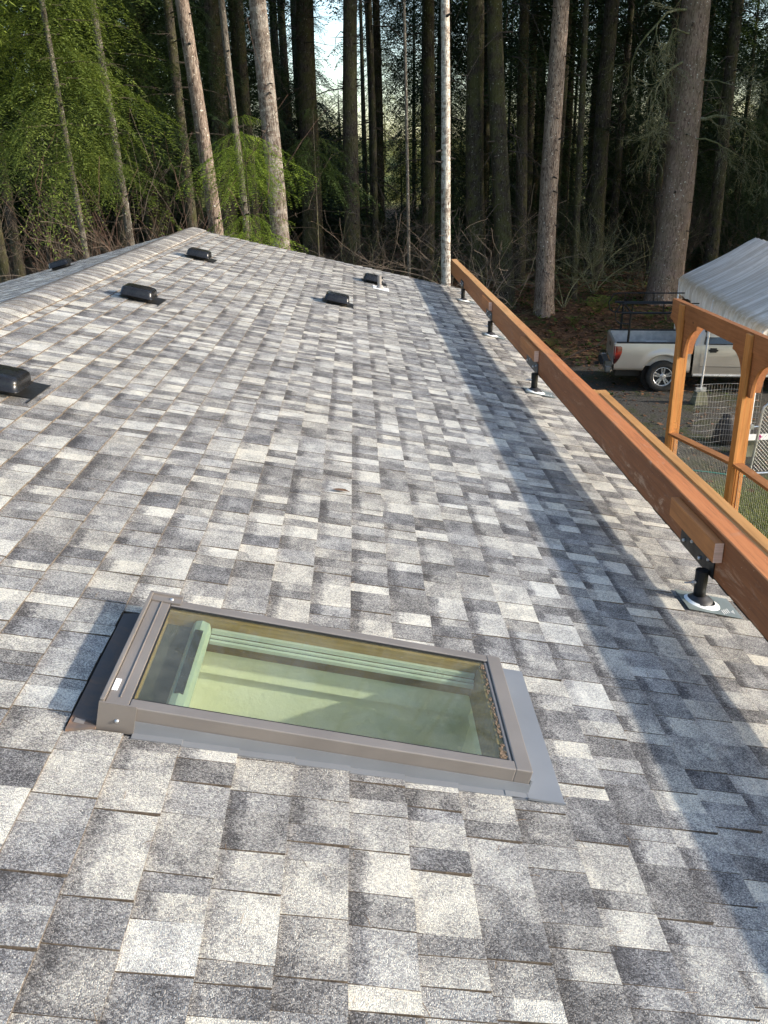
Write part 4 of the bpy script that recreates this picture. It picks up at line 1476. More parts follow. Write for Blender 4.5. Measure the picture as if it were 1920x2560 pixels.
# wheels
for (cx, first) in ((ARX, 1), (ARX + 3.2, 0)):
    for sg in (-1, 1):
        C = (cx, sg * .765, .355)
        mb = MB()
        tp_ = [(.215, .095), (.24, .105), (.30, .108), (.335, .095), (.352, .07), (.355, .03), (.355, -.03), (.352, -.07), (.335, -.095), (.22, -.10)]
        mb.lathe([(r, sg * h_) for r, h_ in tp_], C, 40, 'y')
        ty = obj('wheel', mb, M_TYRE, truck, TM, smooth=True)
        mb = MB()
        for q in range(40):
            t = 2 * pi * q / 40
            for (ya, yb) in ((-.085, -.03), (-.02, .02), (.03, .085)):
                pass
        rb = MB(); rb.lathe([(.218, sg * .085), (.212, sg * .098), (.200, sg * .094), (.195, sg * .05), (.20, -sg * .06)], C, 36, 'y')
        rim = obj('rim', rb, M_RIM, ty, TM, smooth=True)
        sp = MB()
        for q in range(5):
            t = 2 * pi * q / 5 + pi / 2
            def pr(r, a_, h_): return (C[0] + r * cos(t + a_ / max(r, .01)), C[1] + sg * h_, C[2] + r * sin(t + a_ / max(r, .01)))
            for e in (-.027, .027):
                vs = [pr(.04, e * .5 - .017, .078), pr(.04, e * .5 + .017, .078), pr(.202, e * 1.25 + .017, .088), pr(.202, e * 1.25 - .017, .088),
                      pr(.04, e * .5 - .017, .04), pr(.04, e * .5 + .017, .04), pr(.202, e * 1.25 + .017, .045), pr(.202, e * 1.25 - .017, .045)]
                sp.add(vs, [(0, 1, 2, 3), (4, 7, 6, 5), (0, 4, 5, 1), (1, 5, 6, 2), (2, 6, 7, 3), (3, 7, 4, 0)])
        obj('spokes', sp, M_RIM, ty, TM)
        hb = MB(); hb.lathe([(.065, sg * .04), (.065, sg * .08), (.055, sg * .086), (.03, sg * .088), (.028, sg * .098), (0, sg * .10)], C, 20, 'y')
        for q in range(5):
            t = 2 * pi * q / 5
            hb.lathe([(.009, sg * .085), (.009, sg * .097), (0, sg * .097)], (C[0] + .046 * cos(t), C[1], C[2] + .046 * sin(t)), 6, 'y')
        obj('hub_cap', hb, M_RIM, ty, TM)
        dk = MB(); dk.lathe([(.0, sg * .02), (.198, sg * .02)], C, 24, 'y')
        obj('brake_disc', dk, M_TRIM, ty, TM)
# ladder rack
rack = link('ladder_rack', None, truck, TM)
for sg in (-1, 1):
    y_ = sg * .79
    for (pts, r) in (([(.40, y_, RAILZ + .01), (.42, y_ * .99, RAILZ + .66)], .026), ([(2.05, y_, RAILZ - .2), (2.05, y_ * .99, RAILZ + .66)], .026),
                     ([(.22, y_ * .98, RAILZ + .66), (3.6, y_ * .98, RAILZ + .66)], .026),
                     ([(.40, y_, RAILZ + .42), (.20, y_, RAILZ + .43), (.10, y_, RAILZ + .50), (.075, y_, RAILZ + .66), (.10, y_, RAILZ + .70), (.18, y_, RAILZ + .85), (.30, y_, RAILZ + .87), (3.6, y_, RAILZ + .87)], .014),
                     ([(2.2, y_, RAILZ + .66), (2.2, y_, RAILZ + .87)], .012), ([(1.1, y_, RAILZ + .66), (1.1, y_, RAILZ + .87)], .012), ([(.44, y_, RAILZ + .66), (.44, y_, RAILZ + .87)], .012)):
        mb = MB(); mb.tube(pts, r, 8)
        obj('rack_tube', mb, M_BLK, rack, TM)
for x in (.42, 2.05):
    mb = MB(); mb.tube([(x, -.78, RAILZ + .66), (x, .78, RAILZ + .66)], .022, 8)
    obj('cross_tube', mb, M_BLK, rack, TM)
mb = MB(); mb.tube([(.42, .78, RAILZ + .56), (.42, .60, RAILZ + .40), (.42, .2, RAILZ + .58)], .012, 8)
obj('gusset', mb, M_BLK, rack, TM)

# ------------------------------------------------------------------ FOREST
M_BK1 = mat_bark('pinkish_bark', (.040, .027, .021), (.15, .112, .090), (.30, .245, .20), .7)
M_BK3 = mat_bark('banded_bark', (.060, .042, .035), (.12, .095, .078), (.24, .205, .175), .8, .2)
M_BKW = mat_bark('pale_lichened_bark', (.085, .045, .033), (.29, .25, .21), (.50, .46, .40), .8, .6)
M_BKG = mat_bark('grey_bark', (.035, .030, .025), (.115, .10, .085), (.21, .19, .16), .9)
M_BKF = mat_bark('fir_bark', (.075, .050, .040), (.16, .115, .092), (.24, .18, .145), .75, 0, .15, .9)
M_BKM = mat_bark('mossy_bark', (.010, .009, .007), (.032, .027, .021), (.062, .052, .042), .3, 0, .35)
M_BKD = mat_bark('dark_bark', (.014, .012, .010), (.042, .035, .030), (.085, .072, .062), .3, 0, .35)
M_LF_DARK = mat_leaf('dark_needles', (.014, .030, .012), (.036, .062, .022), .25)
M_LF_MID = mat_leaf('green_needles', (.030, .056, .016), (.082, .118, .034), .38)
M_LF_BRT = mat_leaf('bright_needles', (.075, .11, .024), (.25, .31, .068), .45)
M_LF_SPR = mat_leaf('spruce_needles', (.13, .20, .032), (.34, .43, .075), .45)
M_TWIG = mat_basic('pale_twig', (.105, .082, .062), .9, var=.4, scale=3)
M_TWR = mat_basic('reddish_twig', (.075, .043, .030), .9, var=.4, scale=3)
M_TWM = mat_bark('lichen_twig', (.05, .05, .025), (.13, .13, .075), (.27, .27, .18), .4, 0, .5, 2)
M_TWD = mat_basic('dead_branch', (.035, .028, .022), .9)


def trunk_mesh(name, pts, rs, mat, n=16, rough=.05, seg=.35, flare=0.0):
    """tapered, slightly irregular trunk through the points"""
    P_ = [Vector(p) for p in pts]
    tot = [0]
    for i in range(1, len(P_)): tot.append(tot[-1] + (P_[i] - P_[i - 1]).length)
    m_ = max(8, int(tot[-1] / seg))
    V = np.zeros((m_ + 1, n, 3)); ph = NR.random(6) * 6.28
    for j in range(m_ + 1):
        d = tot[-1] * j / m_
        i = max(k for k in range(len(tot)) if tot[k] <= d + 1e-6); i = min(i, len(tot) - 2)
        t = (d - tot[i]) / (tot[i + 1] - tot[i])
        c = P_[i].lerp(P_[i + 1], t); r = rs[i] * (1 - t) + rs[i + 1] * t
        if flare: r *= 1 + flare * math.exp(-d / .45)
        c = c + Vector((sin(d * .55 + ph[0]), cos(d * .47 + ph[1]), 0)) * r * .16
        for k in range(n):
            a = 2 * pi * k / n
            rr = r * (1 + rough * (sin(3 * a + ph[2] + d * .3) * .5 + sin(5 * a + ph[3] - d * .8) * .35) + rough * .7 * (NR.random() - .5))
            V[j, k] = (c.x + rr * cos(a), c.y + rr * sin(a), c.z)
    idx = np.arange((m_ + 1) * n).reshape(m_ + 1, n)
    F = np.stack([idx[:-1], np.roll(idx[:-1], -1, 1), np.roll(idx[1:], -1, 1), idx[1:]], -1).reshape(-1, 4)
    return np_mesh(name, V.reshape(-1, 3), F, mat, True)


def bough(L, step=.055, needle=.05, wid=.016, droop=.25, side=.42, hang=.25, r=NR):
    """a conifer bough along +x: needle tufts set on both sides of every twig"""
    Q = []
    def twig(p0, d, l, dr):
        n = max(3, int(l / step))
        d = d / np.linalg.norm(d)
        for i in range(n):
            t = (i + .5) / n
            p = p0 + d * l * t + np.array([0, 0, -dr * l * t * t])
            for sg in (-1, 1):
                a = sg * (.75 + .5 * r.random())
                s_ = np.array([-d[1], d[0], 0]); s_ = s_ / (np.linalg.norm(s_) + 1e-6)
                e = d * cos(a) + s_ * sin(a) + np.array([0, 0, (r.random() - .45) * .7])
                ln = needle * (.7 + .6 * r.random())
                wv = np.cross(e, np.array([r.random() - .5, r.random() - .5, 1.0])); wv = wv / (np.linalg.norm(wv) + 1e-6) * wid
                Q.append([p - wv * .3, p + e * ln * .5 - wv, p + e * ln, p + e * ln * .5 + wv])
    main_n = max(6, int(L / .11))
    for i in range(main_n):
        t = (i + .6) / main_n
        p = np.array([L * t, 0, -droop * L * t * t])
        l = side * L * (1 - t) ** .75 * (.75 + .5 * r.random()) + .05
        if t < .12: continue
        for sg in (-1, 1):
            a = sg * (.85 + .25 * r.random())
            d = np.array([cos(a), sin(a), -droop * t * 1.2 - hang * r.random()])
            twig(p, d, l, .25 + hang)
    twig(np.array([L * .2, 0, 0]), np.array([1, 0, -droop * .8]), L * .8, droop * .4)
    return np.array(Q)          # (n,4,3)


def crown_np(z0, z1, Lmax, Lmin=.5, dz=.42, per=5, tpl=None, shape=.9, upturn=.15, low=.7, r=NR):
    out = []
    z = z0
    while z < z1:
        t = (z - z0) / (z1 - z0)
        L = (Lmin + (Lmax - Lmin) * (1 - t) ** shape) * (low + (1 - low) * min(1, t / .25))
        for k in range(per):
            a = r.random() * 2 * pi
            q = tpl[int(r.integers(len(tpl)))] * (L * (.65 + .6 * r.random()))
            tilt = -(upturn) + .35 * (1 - t) * r.random() + .1
            roll = (r.random() - .5) * .7
            cr, sr_ = cos(roll), sin(roll); ct, st_ = cos(tilt), sin(tilt)
            x, y_, zz = q[..., 0], q[..., 1], q[..., 2]
            y2 = y_ * cr - zz * sr_; z2 = y_ * sr_ + zz * cr
            x3 = x * ct + z2 * st_; z3 = -x * st_ + z2 * ct
            ca, sa_ = cos(a), sin(a)
            o = np.stack([x3 * ca - y2 * sa_, x3 * sa_ + y2 * ca, z3 + z + (r.random() - .5) * dz], -1)
            out.append(o)
        z += dz
    return np.concatenate(out)


def leaf_mesh(name, Q, mat):
    n = len(Q)
    return np_mesh(name, Q.reshape(-1, 3), np.arange(4 * n).reshape(n, 4), mat)


def sticks_np(z0, z1, L, n_, r0=.02, r=NR, drop=.15):
    """bare dead limbs round a trunk as one mesh"""
    mb = MB()
    for k in range(n_):
        z = z0 + (z1 - z0) * r.random(); a = r.random() * 2 * pi; l = L * (.4 + .9 * r.random())
        pts = []
        for i in range(5):
            t = i / 4
            pts.append((cos(a) * l * t, sin(a) * l * t, z + .12 * l * t - drop * l * t * t * 1.5 + (r.random() - .5) * .05))
            a += (r.random() - .5) * .15
        mb.tube(pts, [r0, r0 * .75, r0 * .5, r0 * .35, r0 * .15], 4, False)
        for q in range(3):
            i = int(r.integers(1, 4)); p = pts[i]; b = a + (r.random() - .5) * 2.2; l2 = l * .35 * r.random() + .1
            mb.tube([p, (p[0] + cos(b) * l2, p[1] + sin(b) * l2, p[2] - .25 * l2 * r.random() - .02)], [r0 * .35, r0 * .12], 3, False)
    return mb


# unit boughs
TPL_F = [bough(1.0, .017, .034, .0048, .26 + .12 * i, .42, .34) for i in range(3)]      # fine, for trees near the roof
TPL_C = [bough(1.0, .055, .075, .012, .25 + .12 * i, .42, .30) for i in range(3)]     # coarser, deep in the wood


def fir(name, x, y, label, trunk_me, crown_me, mat_leafs, group='trees of the wood beyond the roof', rot=0, extra=None, sc_=1.0):
    z = hz(x, y) - .1
    M = Matrix.Translation((x, y, z)) @ Matrix.Rotation(rot, 4, 'Z') @ Matrix.Scale(sc_, 4)
    t = link(name, None, None, M); tag(t, label, 'tree', group)
    link('trunk', trunk_me, t, M)
    if crown_me:
        c = link('crown', crown_me, t, M)
        c.material_slots[0].link = 'OBJECT'; c.material_slots[0].material = mat_leafs
    if extra: link('dead_limbs', extra, t, M)
    return t


# shared trunks and crowns for the wood
TR = []
for (h, r, mt) in ((24, .20, M_BKD), (26, .26, M_BKD), (22, .15, M_BKD), (25, .21, M_BKM), (20, .11, M_BKD)):
    lean = (rng.uniform(-.4, .4), rng.uniform(-.3, .3))
    TR.append(trunk_mesh('trunk', [(0, 0, 0), (lean[0] * .4, lean[1] * .3, h * .4), (lean[0], lean[1], h)], [r, r * .7, r * .08], mt, 10, .06, .8, .35))
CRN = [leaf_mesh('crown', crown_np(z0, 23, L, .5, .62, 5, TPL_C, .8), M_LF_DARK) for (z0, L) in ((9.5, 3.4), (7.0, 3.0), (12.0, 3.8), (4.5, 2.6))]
LIMB = []
for q in range(3):
    mbq = sticks_np(1.5, 11, 2.0, 20, .020, drop=.15 + .3 * q)
    LIMB.append(new_mesh('dead_limbs', mbq, M_TWD))
KIND = ['dark shaded fir trunk deep in the wood, high crown', 'dark fir with green boughs deep in the wood', 'slim shaded tree deep in the wood']


def px_of(x, y, z):
    p = Vector((x, y, z - 5)); zz = p.dot(Vector(CF))
    if zz <= 0: return None
    return 960 + 2148.8 * p.dot(Vector(CR)) / zz, 1280 - 2148.8 * p.dot(Vector(CU)) / zz


ZN = ((120, 'at the far left edge'), (300, 'left of the slim grey trunk'), (450, 'left of the leaning pinkish trunk'), (560, 'behind the leaning pinkish trunk'), (690, 'behind the thick banded trunk'),
      (780, 'between banded trunk and sky gap'), (960, 'right beside the sky gap'), (1090, 'left of the white barked trunk'), (1220, 'between white and mossy trunks'), (1340, 'behind the mossy double trunk'),
      (1420, 'behind the furrowed trunk'), (1540, 'right of the slim mossy trunk'), (1660, 'just left of the very thick fir'), (1780, 'behind the very thick fir'), (2100, 'right of the very thick fir'), (99999, 'out beyond the canopy'))


def zone(px):
    for a, b in ZN:
        if px < a: return b


def dist_word(y):
    return 'nearer' if y < 36 else ('mid distance' if y < 52 else 'farthest')


placed = []
tries = 0
while len(placed) < 150 and tries < 6000:
    tries += 1
    y = 26 + 46 * rng.random() ** .8
    x = rng.uniform(-.62, .60) * y + 1
    if any((x - a) ** 2 + (y - b) ** 2 < 3.2 for a, b in placed): continue
    q = px_of(x, y, 8)
    left = q[0] < 640
    if 782 < q[0] < 872: continue          # the gap where sky shows
    if abs(q[0] - 1150) < 60 and rng.random() < .5: continue
    if y < 29 and (x > 4 and q[0] < 1950) : continue
    placed.append((x, y))
    k = rng.randrange(5)
    near_gap = abs(q[0] - 833) < 2148.8 * 3.1 / y
    if left: ci = rng.choice((0, 1, 3, 3, 1))
    else: ci = rng.choice((0, 0, 3, 1, 1))
    if near_gap: ci = None
    lab = ['dark slim fir', 'dark stout fir', 'very slim fir', 'mossy fir', 'thin grey fir'][k] + (', ' if ci is not None else ', bare trunk, ') + dist_word(y) + ' row, ' + zone(q[0])
    fir('forest_tree', x, y, lab, TR[k], CRN[ci] if ci is not None else None, M_LF_DARK if rng.random() < .7 else M_LF_MID, rot=rng.uniform(0, 6.28), extra=LIMB[rng.randrange(3)], sc_=rng.uniform(.85, 1.15))
# trees of the wood outside the frame that keep sun and sky off its floor
for (x, y) in [(14 + 3.3 * i + rng.uniform(-1, 1), 27 + 5.5 * j + rng.uniform(-1.5, 1.5)) for i in range(7) for j in range(7)]:
    if x < .60 * y + 1.5: continue
    fir('forest_tree', x, y, 'dark fir of the shaded wood behind the roof, trunk bare below and boughs above', TR[rng.randrange(4)], CRN[rng.choice((0, 1, 3))], M_LF_DARK, rot=rng.uniform(0, 6.28), sc_=rng.uniform(.9, 1.15))

TRL = trunk_mesh('trunk', [(0, 0, 0), (.05, 0, 3), (0, .05, 6.6)], [.09, .06, .01], M_BKD, 8, .05, .8)
CRLOW = [leaf_mesh('crown', crown_np(z0, z1, L, .4, .5, 6, TPL_C, .75, -.05, .9), M_LF_DARK) for (z0, z1, L) in ((.8, 9.5, 2.6), (1.4, 12, 2.9), (.6, 7, 2.2))]
cnt = 0
while cnt < 74:
    y = 38 + 36 * rng.random() ** .8
    x = rng.uniform(-.60, .58) * y + 1
    q = px_of(x, y, 5)
    if 800 < q[0] < 950 and rng.random() < .93: continue
    if y < 44 and q[0] > 640 and rng.random() < .6: continue
    cnt += 1
    fir('forest_fir', x, y, 'young low fir, ' + dist_word(y) + ' row, ' + zone(q[0]), TRL, CRLOW[rng.randrange(3)], M_LF_DARK, 'young firs at the back of the wood', rot=rng.uniform(0, 6.28), sc_=rng.uniform(.8, 1.25))
for i in range(16):
    y = rng.uniform(31, 42); px_ = 905 + 65 * i + rng.uniform(-20, 20)
    if abs(px_ - 1118) < 30: continue
    x = y * (px_ - 860) / 2148.8 * 1.04
    fir('forest_fir', x, y, 'shaded low fir of the front row, ' + zone(px_), TRL, CRLOW[rng.randrange(3)], M_LF_DARK, 'young firs at the back of the wood', rot=rng.uniform(0, 6.28), sc_=rng.uniform(.6, .95))
for i in range(10):
    y = 46 + 2.7 * i; x = y * (-.078 + .0125 * (i * 3 % 7))
    fir('forest_fir', x, y, 'young mid green fir low in the sky gap, ' + dist_word(y) + ' row', TRL, CRLOW[2], M_LF_MID, 'young firs at the back of the wood', rot=rng.uniform(0, 6.28), sc_=rng.uniform(1.15, 1.4))
for (x, y) in ((17, 21.8), (21, 20.6), (25, 22.5), (29, 19.8), (20.5, 24), (34, 21), (16.5, 24.8), (26, 18.6), (31, 24)):  # out-of-view firs added to shade the edge of the wood
    fir('forest_tree', x, y, 'unseen dark fir right of the canopy, added to shade the edge of the wood', TR[rng.randrange(4)], CRN[3], M_LF_DARK, rot=rng.uniform(0, 6.28), sc_=rng.uniform(.9, 1.15))

# ------------------------------------------------------------------ the trees one can tell apart
def hero(label, g, top, r, mt, crown=None, ml=None, n=18, limbs=None, flare=.25, group=None, dr=1.0):
    gz = hz(g[0], g[1])
    M = Matrix.Translation((g[0], g[1], gz - .1))
    t = link('conifer_tree', None, None, M); tag(t, label, 'tree', group)
    d = Vector((top[0] - g[0], top[1] - g[1], top[2] - gz))
    k = dr
    pts = [(0, 0, 0), tuple(d * .25), tuple(d * .5), tuple(d)]
    me = trunk_mesh('trunk', pts, [r, r * (.86), r * (.72), r * .15], mt, n, .05, .16, flare)
    link('trunk', me, t, M)
    def along(z):
        f = z / d.z
        return Vector((d.x * f, d.y * f, z))
    mbs = MB()
    for q in range(int(14 if r > .09 else 5)):
        z_ = rng.uniform(2.0, 9.0); a_ = rng.uniform(pi, 2 * pi) if rng.random() < .7 else rng.uniform(0, pi); c_ = along(z_); rr = r * (1 - .18 * z_ / 9)
        l_ = rng.uniform(.03, .22); dz_ = rng.uniform(-.05, .06)
        k_ = rng.uniform(.010, .022)
        mbs.tube([(c_.x + rr * .8 * cos(a_), c_.y + rr * .8 * sin(a_), z_), (c_.x + (rr + l_) * cos(a_), c_.y + (rr + l_) * sin(a_), z_ + dz_)], [k_ * 1.5, k_ * .6], 6)
    so_ = obj('branch_stubs', mbs, M_TWD, t, M, recalc=False); so_['kind'] = 'stuff'
    if crown is not None:
        for (zc, me2) in crown:
            p = along(zc - gz)
            MM = Matrix.Translation((g[0] + p.x, g[1] + p.y, 0))
            c = link('crown', me2, t, MM)
            c.material_slots[0].link = 'OBJECT'; c.material_slots[0].material = ml
    if limbs:
        o = link('dead_limbs', limbs, t, M)
    return t, M, along


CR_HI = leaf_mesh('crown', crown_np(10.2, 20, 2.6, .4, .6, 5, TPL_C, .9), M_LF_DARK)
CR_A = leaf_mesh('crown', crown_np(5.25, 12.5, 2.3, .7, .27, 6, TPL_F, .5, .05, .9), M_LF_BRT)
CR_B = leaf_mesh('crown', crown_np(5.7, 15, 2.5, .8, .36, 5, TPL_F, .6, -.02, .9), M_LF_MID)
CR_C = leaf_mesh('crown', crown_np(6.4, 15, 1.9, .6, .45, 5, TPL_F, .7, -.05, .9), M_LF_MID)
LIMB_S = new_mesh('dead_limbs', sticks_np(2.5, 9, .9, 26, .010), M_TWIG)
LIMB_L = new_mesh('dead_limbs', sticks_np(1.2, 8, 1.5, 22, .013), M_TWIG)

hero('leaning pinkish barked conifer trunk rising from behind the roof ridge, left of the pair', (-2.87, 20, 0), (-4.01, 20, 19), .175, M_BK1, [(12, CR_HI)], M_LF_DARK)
hero('thin grey leaning trunk between the two big trunks behind the roof', (-2.68, 23, 0), (-3.26, 23, 19), .10, M_BKG, [(12, CR_HI)], M_LF_DARK, 12)
hero('thick straight trunk with pale lichen bands behind the roof, right of the thin grey one', (-1.67, 20.5, 0), (-2.16, 20.5, 19), .232, M_BK3, [(12, CR_HI)], M_LF_DARK, 22)
hero('small pale trunk with bright green drooping boughs at the far left', (-5.0, 17, 0), (-5.55, 17, 19), .062, M_BKG, [(6, CR_A)], M_LF_BRT, 10, LIMB_S)
hero('slim grey trunk with mid green boughs behind the bright green tree', (-5.39, 22, 0), (-5.98, 22, 19), .105, M_BKG, [(7, CR_B)], M_LF_MID, 12, LIMB_S)
hero('slim white barked trunk with reddish rings standing at the far end of the beam', (2.15, 21, 0), (1.87, 21, 19), .122, M_BKW, [(12, CR_HI)], M_LF_DARK, 16)
hero('grey brown furrowed conifer trunk right of the beam, rooted in the leaf litter', (5.40, 25.3, .9), (5.46, 25.3, 19), .275, M_BK1, [(13, CR_HI)], M_LF_DARK, 22)
hero('slim mossy trunk just right of the furrowed conifer trunk', (6.69, 27, .9), (6.27, 27, 19), .11, M_BKM, [(13, CR_HI)], M_LF_DARK, 12)
t9, M9, al9 = hero('very thick brown fir trunk behind the pickup truck, widest of all', (9.31, 26.5, .9), (9.61, 26.5, 19), .50, M_BKF, [(13, CR_HI)], M_LF_DARK, 30, None, .22)
hero('thick dark trunk on the left side of the sky gap', (-1.56, 30, .9), (-1.02, 30, 19), .36, M_BKD, [(14, CR_HI)], M_LF_DARK, 14, LIMB[0])
hero('thick dark trunk with bare limbs on the right side of the sky gap', (-.18, 28, .9), (.27, 28, 19), .265, M_BKD, [(14, CR_HI)], M_LF_DARK, 14, LIMB[1])
hero('moss covered dark double trunk behind the far end of the beam', (4.35, 26, .9), (3.25, 26, 19), .28, M_BKM, [(13, CR_HI)], M_LF_DARK, 14, LIMB[2])
hero('straight dark mossy trunk touching the leaning mossy one, left of it', (3.62, 26.6, .9), (3.15, 26.6, 19), .30, M_BKM, [(13, CR_HI)], M_LF_DARK, 14)
hero('very slim bare pale stem left of the white barked trunk', (1.48, 25, .9), (1.27, 25, 19), .05, M_BKG, None, None, 8)
hero('tree with pale green boughs hanging at the upper right edge', (11.9, 25.4, .9), (11.9, 25.4, 17), .16, M_BKD, [(8, CR_C)], M_LF_MID, 12)
hero('mid green bushy fir at the left edge behind the bright green tree', (-7.6, 19.5, 0), (-7.8, 19.5, 16), .12, M_BKD, [(7, CR_B)], M_LF_MID, 12)
hero('green fir with low boughs behind the leaning trunk, left of it', (-4.5, 25, 0), (-4.6, 25, 18), .16, M_BKD, [(7, CR_B)], M_LF_DARK, 12, LIMB[0])
hero('green fir with low boughs filling the left background', (-9.6, 24, 0), (-9.6, 24, 18), .16, M_BKD, [(7, CR_B)], M_LF_DARK, 12)
hero('dark fir whose boughs hang beside the sky gap on the left', (-3.0, 27, 0.3), (-3.0, 27, 18), .16, M_BKD, [(7, CR_C)], M_LF_DARK, 12)

hero('green fir with hanging boughs between the two big trunks, further back', (-3.4, 29.5, .9), (-3.5, 29.5, 18), .17, M_BKD, [(7, CR_B)], M_LF_DARK, 12)
hero('dark fir whose boughs fill the space left of the leaning trunk, further back', (-7.2, 28.5, .9), (-7.3, 28.5, 18), .17, M_BKD, [(7, CR_B)], M_LF_DARK, 12)
hero('fir with pale green low boughs at the extreme left', (-8.6, 17.3, 0), (-8.7, 17.3, 16), .11, M_BKD, [(7, CR_A)], M_LF_MID, 12)
hero('green fir with drooping boughs right of the white barked trunk, far back', (3.4, 34, 1.0), (3.4, 34, 19), .17, M_BKD, [(7, CR_C)], M_LF_DARK, 12)
hero('green fir with drooping boughs right of the sky gap, far back', (.9, 33, 1.0), (.9, 33, 19), .17, M_BKD, [(7, CR_C)], M_LF_DARK, 12)
M_FAR = mat_leaf('sunlit_yellow_foliage', (.22, .24, .07), (.42, .40, .15), .4, .5)  # leaf colour kept pale, sunlight painted into it
for i in range(42):
    x = -46 + 2.9 * i + rng.uniform(-1.5, 1.5); y = rng.uniform(86, 112)
    if i > 33: y = rng.uniform(70, 80); x = y * (-.085 + .009 * (i - 34)) + rng.uniform(-.6, .6)
    qz = px_of(x, y, 5)
    if qz and abs(qz[0] - 835) < 150: hs_ = rng.uniform(.75, 1.0)
    else: hs_ = rng.uniform(1.0, 1.7)
    if i > 33: hs_ *= .62
    z = hz(x, y); M = Matrix.Translation((x, y, z - .1)) @ Matrix.Rotation(rng.uniform(0, 6), 4, 'Z') @ Matrix.Diagonal((1.6 * hs_, 1.6 * hs_, 1.15 * hs_, 1))
    t = link('sunlit_tree', None, None, M)
    tag(t, 'sunlit yellow green tree beyond the wood, ' + zone(qz[0]), 'tree', 'sunlit trees beyond the wood')
    link('trunk', TRL, t, M)
    c = link('crown', CRLOW[rng.randrange(3)], t, M)
    c.material_slots[0].link = 'OBJECT'; c.material_slots[0].material = M_FAR

# young spruce in front of the pair of trunks: two open tiers of drooping sprays
gx_, gy_ = -2.02, 17.0
Mz = Matrix.Translation((gx_, gy_, hz(gx_, gy_)))
sp_ = link('young_spruce', None, None, Mz)
tag(sp_, 'young bright green spruce with drooping sprays in front of the two big trunks', 'tree')
link('trunk', trunk_mesh('trunk', [(0, 0, 0), (.03, 0, 3), (.05, 0, 5.75)], [.034, .022, .004], M_BKD, 8, .05, .4), sp_, Mz)
TPL_S = [bough(1.0, .016, .038, .0085, .30 + .12 * i, .34, .75) for i in range(3)]


def tiers(levels):
    out = []
    for (z, L, per) in levels:
        for k in range(per):
            a = 2 * pi * (k + NR.random() * .6) / per
            q = TPL_S[int(NR.integers(3))] * (L * (.7 + .5 * NR.random()))
            ca, sa_ = cos(a), sin(a)
            x, y_, zz = q[..., 0], q[..., 1], q[..., 2]
            tl = .12 * (NR.random() - .3)
            z3 = zz + x * tl
            out.append(np.stack([x * ca - y_ * sa_, x * sa_ + y_ * ca, z3 + z + .08 * (NR.random() - .5)], -1))
    return np.concatenate(out)


link('crown', leaf_mesh('crown', tiers([(2.75, 1.2, 8), (3.1, 1.3, 9), (3.45, 1.3, 9), (3.8, 1.25, 9), (4.1, 1.0, 7), (4.75, 1.0, 6), (5.0, 1.25, 9), (5.25, 1.2, 9), (5.5, .9, 7), (5.8, .35, 5)]), M_LF_SPR), sp_, Mz)
gx_, gy_ = -.95, 21.5
Mz = Matrix.Translation((gx_, gy_, hz(gx_, gy_)))
sp_ = link('young_spruce', None, None, Mz)
tag(sp_, 'young green spruce with one wide tier of sprays left of the sky gap', 'tree')
link('trunk', trunk_mesh('trunk', [(0, 0, 0), (.03, 0, 3), (.05, 0, 6.1)], [.038, .024, .004], M_BKD, 8, .05, .4), sp_, Mz)
link('crown', leaf_mesh('crown', tiers([(4.9, 1.5, 8), (5.2, 1.2, 7), (5.5, .9, 6), (6.1, .5, 5)]), M_LF_MID), sp_, Mz)


# sunlit yellow green boughs hanging into the top left corner
Mz = Matrix.Translation((-6.5, 15.6, 0))
sp_ = link('conifer_tree', None, None, Mz)
tag(sp_, 'conifer at the upper left corner with sunlit yellow green boughs hanging into view', 'tree')
link('trunk', trunk_mesh('trunk', [(-1.6, -.3, 0), (-1.65, -.3, 6), (-1.7, -.3, 15)], [.10, .08, .03], M_BKD, 10, .05, .4), sp_, Mz)
M_LF_YEL = mat_leaf('yellow_green_needles', (.15, .20, .035), (.36, .42, .09), .45)
out = []
for (bx, by, bz, L, a_) in ((-1.6, -.3, 8.9, 1.7, .1), (-1.6, -.3, 8.5, 1.5, -.4), (-1.6, -.3, 8.3, 2.3, -.05), (-1.6, -.3, 8.7, 2.7, .15), (-1.6, -.3, 9.2, 2.9, -.15), (-1.6, -.3, 8.0, 1.5, .3), (-1.6, -.3, 9.4, 3.2, .05), (-1.6, -.3, 8.9, 2.2, -.3)):
    q = TPL_F[int(NR.integers(3))] * L
    ca, sa_ = cos(a_), sin(a_)
    x_, y_, z_ = q[..., 0], q[..., 1], q[..., 2]
    out.append(np.stack([x_ * ca - y_ * sa_ + bx, x_ * sa_ + y_ * ca + by, z_ * 1.3 - .10 * x_ + bz], -1))
link('crown', leaf_mesh('crown', np.concatenate(out), M_LF_YEL), sp_, Mz)

# ------------------------------------------------------------------ bare limbs and understorey
def grow(mb, p, d, l, r, depth, r_, curl=.35, up=.0, n=5, kids=3, rmin=.0016):
    pts = [p]; rs = [r]
    for i in range(n):
        d = (d + Vector((r_.uniform(-1, 1), r_.uniform(-1, 1), r_.uniform(-1, 1) + up)) * curl).normalized()
        p = p + d * (l / n); pts.append(p); rs.append(max(rmin, r * (1 - .75 * (i + 1) / n)))
    mb.tube(pts, rs, 5 if r > .012 else 3, False)
    if depth <= 0: return
    for k in range(kids):
        i = r_.randint(1, n)
        a = Vector((r_.uniform(-1, 1), r_.uniform(-1, 1), r_.uniform(-.6, .8)))
        d2 = (pts[i] - pts[i - 1]).normalized() * .8 + a * .75
        grow(mb, pts[i], d2.normalized(), l * r_.uniform(.35, .65), max(rmin, rs[i] * .65), depth - 1, r_, curl, up, n, kids, rmin)


